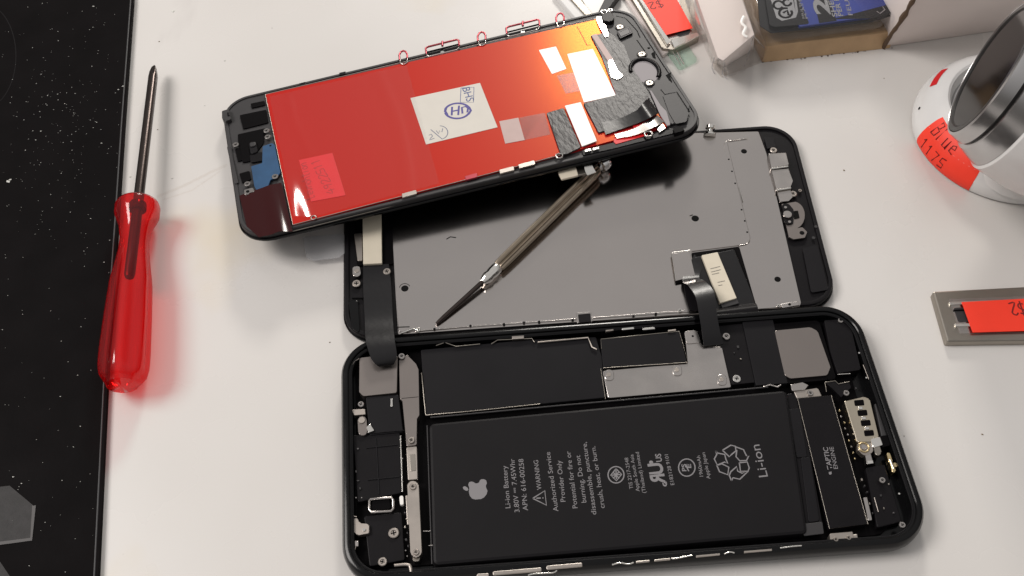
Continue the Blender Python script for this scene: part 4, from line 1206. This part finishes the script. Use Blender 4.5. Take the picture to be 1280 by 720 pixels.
for a, b in zip(vr, vr[1:]):
    for k in range(len(a)): bg.faces.new((a[k], a[(k + 1) % len(a)], b[(k + 1) % len(a)], b[k]))
bg.faces.new(vr[0])
link('plastic_bag', finish(bg, 1.2), 'bag', t)
slab('bag_fold', WF, [(943, 46), (950, 50), (966, 68), (962, 72), (930, 84), (906, 92), (905, 80)], .2, 1.2, 'bag', t, .4, .3)
for pts in ([(942, 45, 13), (936, 66, 5), (930, 84, .8)], [(943, 46, 13), (954, 58, 5), (964, 70, .8)], [(905, 78, 14), (906, 90, 2)], [(893, 72, 12), (890, 84, 1), (893, 92, .6)], [(905, 84, 3), (903, 92, 1), (908, 98, .5)]):
    tube('bag_crease_highlight', WF, pts, 0, .16, 'milky', t, smooth_path=True)  # milky tubes along the folds, put in as highlights on the bag
tube('bag_crease_highlight', WF, [(930, 20, 15.2), (927, 28, 15.3), (932, 34, 15.3), (929, 42, 15.2), (934, 46, 15)], 0, .5, 'white', t, smooth_path=True, flat=.3)  # white squiggle modelled as a highlight on the bag's top
slab('bag_corner', WF, [(888, 70), (907, 82), (909, 94), (902, 96), (892, 84)], .1, .5, 'bag', t, .3, .1)

# ------------------------------------------------------------------ blister pack on a brown card
KF = Frame(world(1020, 40, 0))
t = thing('blister_pack', KF, 'clear blister pack with blue and black card lying on a brown cardboard tray', 'packaging')
kt = L(KF, [(908, -30), (1150, -40), (1118, 40), (958, 57)], 5.5)
kb = L(KF, [(905, -10), (1150, -20), (1112, 60), (953, 78)], .1)
frustum('cardboard_tray', kt, kb, 'kraft', t, .3)
slab('card_back', KF, [(944, -30), (1140, -40), (1119, 18), (1090, 27), (964, 41), (950, 32)], 10.6, 10.9, 'black', t, 1.4, .1)
slab('card', KF, [(950, -30), (1136, -40), (1114, 8), (1088, 21), (1000, 33)], 10.9, 11.8, 'blue', t, .3, .1)
slab('card_panel', KF, [(952, -30), (985, -32), (1012, 30), (968, 33.5), (962, 31)], 11.8, 11.85, 'black', t, 1, 0)
slab('card_panel', KF, [(1010, -30), (1026, -30), (1046, 26), (1024, 29)], 11.8, 11.84, 'black', t, .1, 0)
slab('card_band', KF, [(1040, 24), (1116, 4), (1116, 16), (1090, 23)], 11.8, 11.84, 'black', t, .1, 0)
lg = strokes('card_emblem', KF, [[(968, -12), (992, -14), (996, 14), (994, 21), (977, 25), (972, 22), (962, -10)]], .8, 11.86, 'silver_paint', t)
slab('emblem_field', KF, [(961, -14), (988, -16), (995, 17), (992, 21), (977, 24.5), (972, 22)], 11.85, 11.87, 'silver_paint', t, .8, 0)
strokes('emblem_letters', KF, [ell(973, 6, 6, 5, 14, 30, 330), ell(982, 16, 8, 6, 16, -30, 290), ell(984, 3, 5, 4, 14, 0, 300), [(979, 16), (984, 13), (986, 19)]], .8, 11.9, 'hole', t)
text('20', KF, (1038, 18), (1027, -24), 11.87, 'silver_paint', t, 5.0, name='card_text', bold=.03)
text('SHEETS', KF, (1047, 21), (1036, -18), 11.87, 'silver_paint', t, 1.7, name='card_text', bold=.02)
text('PER PACK', KF, (1054, 20), (1042, -24), 11.87, 'silver_paint', t, 1.7, name='card_text', bold=.02)
text('FEUILLES', KF, (1066, 19), (1053, -26), 11.87, 'silver_paint', t, 1.5, name='card_text')
text('MULTI SURFACE', KF, (1006, 23), (994, -26), 11.87, 'silver_paint', t, .8, name='card_text')
text('PLASTIC', KF, (1010, 23), (998, -10), 11.87, 'silver_paint', t, .8, name='card_text')
strokes('card_mark', KF, [[(1096, 14), (1100, 17), (1106, 12), (1103, 8)]], .3, 11.87, 'silver_paint', t)
ct = L(KF, [(940, -40), (1150, -50), (1122, 22), (1094, 30), (960, 43), (950, 36)], 12.6)
cb = L(KF, [(925, -40), (1150, -45), (1122, 34), (1108, 38), (958, 58), (936, 52)], 5.6)
frustum('clear_blister', ct, cb, 'blister', t, .8)
# ragged brown edge bits
bm = bmesh.new()
for i in range(40):
    f_ = i / 39
    p = kb[3].lerp(kb[2], f_)
    if random.random() < .6: chip(bm, p + Vector((random.uniform(-1, 1), -random.uniform(0, .4), 0)), random.uniform(.2, .55))
link('torn_fibres', finish(bm, smooth=False), pm('dark_kraft', (.10, .06, .035), .8), t)

# ------------------------------------------------------------------ white cardboard box at the top right
XF = Frame(world(1165, 50, 0))
t = thing('white_carton', XF, 'white cardboard carton with torn brown left edge behind the white round device', 'box')
a0, b0 = world(1106, 59, .1), world(1224, 42, .1)
dirx = (b0 - a0).normalized()
c0 = a0 + dirx * 85
lean = world(1152, -12, 30) - a0
bk = Vector((-dirx.y, dirx.x, 0)) * 55
pts = [a0, c0, c0 + lean, a0 + lean]
bm = bmesh.new()
fr_ = [bm.verts.new(p - XF.o) for p in pts]; bk_ = [bm.verts.new(p - XF.o + bk) for p in pts]
for q in ((0, 1, 2, 3),): bm.faces.new([fr_[i] for i in q]); bm.faces.new([bk_[i] for i in q[::-1]])
for i in range(4): bm.faces.new((fr_[i], bk_[i], bk_[(i + 1) % 4], fr_[(i + 1) % 4]))
bmesh.ops.bevel(bm, geom=list(bm.edges), offset=.4, segments=2, profile=.5, affect='EDGES')
link('carton_body', finish(bm, .5), 'cardwhite', t)
bm = bmesh.new()
P = []
for i in range(16):
    p = a0.lerp(a0 + lean, i / 15) - XF.o
    P.append(p + Vector((-.5 + random.uniform(-.25, .2), random.uniform(-.2, .2), 0)))
tube_bm(bm, P, [.7 + random.uniform(-.25, .3) for _ in P], 6)
link('torn_edge', finish(bm, 1), bpy.data.materials['dark_kraft'], t)

# ------------------------------------------------------------------ white round device
DF = Frame(world(1256, 168, 0))
t = thing('round_device', DF, 'white round device with tilted dark oval lens, silver ring and orange price sticker', 'device')
bprof = [(27.5, .1), (28.6, .8), (29.0, 2.5), (28.6, 5), (27.2, 8), (25, 10.6), (22.8, 12), (21.2, 12.3), (20.4, 11.8), (20, 10), (19, 8.5)]
lathe('base', bprof + [(.01, 8.3)], (0, 0, 0), (0, 0, 1), 'white_gloss', t, 96, ang=.7)
lathe('base_well', [(19.2, 8.6), (18.6, 9.2), (.01, 9.3)], (0, 0, 0), (0, 0, 1), 'silver_paint', t, 64)


def onbase(a, s_, off=.12):
    """point on the base: a = angle, s = 0 low .. 1 high on the sloping side"""
    k = 1.5 + s_ * 4.0
    i = int(k); f_ = k - i
    r = bprof[i][0] * (1 - f_) + bprof[i + 1][0] * f_; z = bprof[i][1] * (1 - f_) + bprof[i + 1][1] * f_
    sl = math.atan2(bprof[i][0] - bprof[i + 1][0], bprof[i + 1][1] - bprof[i][1])
    r += off * math.cos(sl); z += off * math.sin(sl)
    return Vector((math.cos(a) * r, math.sin(a) * r, z))


A0, A1 = math.radians(186), math.radians(232)
bm = bmesh.new()
gr = [[bm.verts.new(onbase(A0 + (A1 - A0) * i / 24, -.15 + 1.15 * j / 8)) for j in range(9)] for i in range(25)]
for i in range(24):
    for j in range(8): bm.faces.new((gr[i][j], gr[i + 1][j], gr[i + 1][j + 1], gr[i][j + 1]))
st_ = link('price_sticker', finish(bm, 3), 'orange', t)


def base_scrawl(txt, s0, a_start, a_end, hh, name='handwriting'):
    G = {'B': [[(0, 0), (0, 1), (.4, .9), (.35, .55), (.02, .5), (.5, .45), (.45, .05), (0, 0)]], 'l': [[(0, 1), (.1, 0)]], 'u': [[(0, .6), (.05, .05), (.4, .05), (.45, .6), (.5, 0)]],
         'e': [[(.05, .3), (.5, .35), (.4, .6), (.1, .5), (.1, .1), (.5, .05)]], '1': [[(.1, .8), (.25, 1), (.25, 0)]], '9': [[(.45, .65), (.2, .55), (.1, .85), (.4, .95), (.45, .6), (.35, 0)]],
         '7': [[(.05, .95), (.5, .95), (.2, 0)]], '5': [[(.5, 1), (.1, .95), (.05, .55), (.45, .5), (.45, .1), (0, .05)]]}
    bm = bmesh.new()
    n = len(txt)
    for i, ch in enumerate(txt):
        for ln in G[ch]:
            q_ = [(i + x * 1.3, y) for x, y in ln]
            P = [onbase(a_start + (a_end - a_start) * x / n, s0 + hh * y, .2) for x, y in q_]
            tube_bm(bm, P, .16, 5)
    link(name, finish(bm, 2), 'darkred_ink', st_)


base_scrawl('Blue', .60, math.radians(191), math.radians(214), .36)
base_scrawl('1175', .12, math.radians(191), math.radians(214), .32)
p = onbase(math.radians(168), .5); lathe('indicator_hole', [(.5, 0), (.4, .08)], p, p + Vector((p.x, p.y, 10)), 'hole', t, 10)
bm = bmesh.new()
gr = [[bm.verts.new(onbase(math.radians(132 + 20 * i / 10), .72 + .18 * j / 2)) for j in range(3)] for i in range(11)]
for i in range(10):
    for j in range(2): bm.faces.new((gr[i][j], gr[i + 1][j], gr[i + 1][j + 1], gr[i][j + 1]))
link('sticker_edge', finish(bm, 3), 'orange_in', t)
# tilted head
vv = ray(1234, 92).normalized()
hx = (CR - vv * CR.dot(vv)).normalized(); hy = (CU - vv * CU.dot(vv)).normalized()
nrm = (.966 * (-.886 * hx + .463 * hy) - .26 * vv).normalized()
Lc = world(1238, 85, 43) - DF.o
tip_ = Lc + nrm
back = Lc - nrm * 50
lathe('lens', [(.01, .3), (16.9, .3), (17.3, .8), (17.7, 1.5)], Lc, back, 'lens', t, 72)
lathe('lens_bezel', [(17.0, .35), (17.5, -.1), (18.7, -.1), (19.0, .5), (19.0, 2), (17.0, 2)], Lc, back, 'bezel', t, 72)
lathe('chrome_ring', [(18.8, .4), (19.1, -.1), (19.8, .2), (20.4, 1.8), (20.8, 3.6), (18.5, 3.6)], Lc, back, 'silver_paint', t, 72)
lathe('groove', [(20.4, 3.5), (20.4, 4.3), (10, 4.3)], Lc, back, 'bezel', t, 72)
lathe('silver_band', [(10, 4.2), (20.8, 4.2), (21.8, 4.6), (23.0, 7), (24.1, 9.6), (24.2, 10), (20, 10)], Lc, back, 'silver_paint', t, 72)
lathe('head_shell', [(20, 10.1), (24.2, 10.1), (24.9, 10.6), (26.2, 20), (26, 27), (24, 34), (20, 40), (13, 44), (.01, 46)], Lc, back, 'white_gloss', t, 72)
hk = Lc - nrm * 22
lathe('neck', [(14, 8.8), (12, 16), (13, 26)], (hk.x * .55, hk.y * .6, 0), (hk.x, hk.y, 34), 'white_gloss', t, 40)

# ------------------------------------------------------------------ light
w = bpy.data.worlds.new('World')
sc.world = w
w.use_nodes = True
nt = w.node_tree
bg = nt.nodes['Background']
tcw = nt.nodes.new('ShaderNodeTexCoord')
sxyz = nt.nodes.new('ShaderNodeSeparateXYZ'); nt.links.new(tcw.outputs['Generated'], sxyz.inputs[0])
nzw = nt.nodes.new('ShaderNodeTexNoise'); nzw.inputs['Scale'].default_value = 1.6; nzw.inputs['Detail'].default_value = 2
nt.links.new(tcw.outputs['Generated'], nzw.inputs['Vector'])
adw = nt.nodes.new('ShaderNodeMath'); adw.operation = 'MULTIPLY_ADD'; adw.inputs[1].default_value = .45
nt.links.new(nzw.outputs['Fac'], adw.inputs[0]); nt.links.new(sxyz.outputs['Z'], adw.inputs[2])
rpw = nt.nodes.new('ShaderNodeValToRGB')
rpw.color_ramp.elements[0].position = .35; rpw.color_ramp.elements[0].color = (.30, .28, .26, 1)
rpw.color_ramp.elements[1].position = 1.15; rpw.color_ramp.elements[1].color = (1.25, 1.22, 1.20, 1)
nt.links.new(adw.outputs[0], rpw.inputs[0]); nt.links.new(rpw.outputs[0], bg.inputs[0])
bg.inputs[1].default_value = .40


def lamp(name, loc, target, sx, sy, power, col):
    d = bpy.data.lights.new(name, 'AREA')
    d.shape = 'RECTANGLE'; d.size = sx; d.size_y = sy; d.energy = power; d.color = col
    o = bpy.data.objects.new(name, d)
    COL.objects.link(o)
    o.location = loc
    o.rotation_euler = (Vector(target) - Vector(loc)).to_track_quat('-Z', 'Y').to_euler()
    return o


lamp('ceiling_lamp_main', (-1.0, .30, 1.12), (.05, .17, 0), .6, .6, 16.5, (1, .95, .91))
lamp('ceiling_lamp_far', (.15, 1.66, .74), (.03, .24, 0), .28, .22, 13, (1, .95, .88))

sc.view_settings.view_transform = 'Standard'
sc.view_settings.look = 'None'
sc.view_settings.exposure = 0
sc.view_settings.gamma = 1
sc.cycles.max_bounces = 8
sc.cycles.transparent_max_bounces = 12
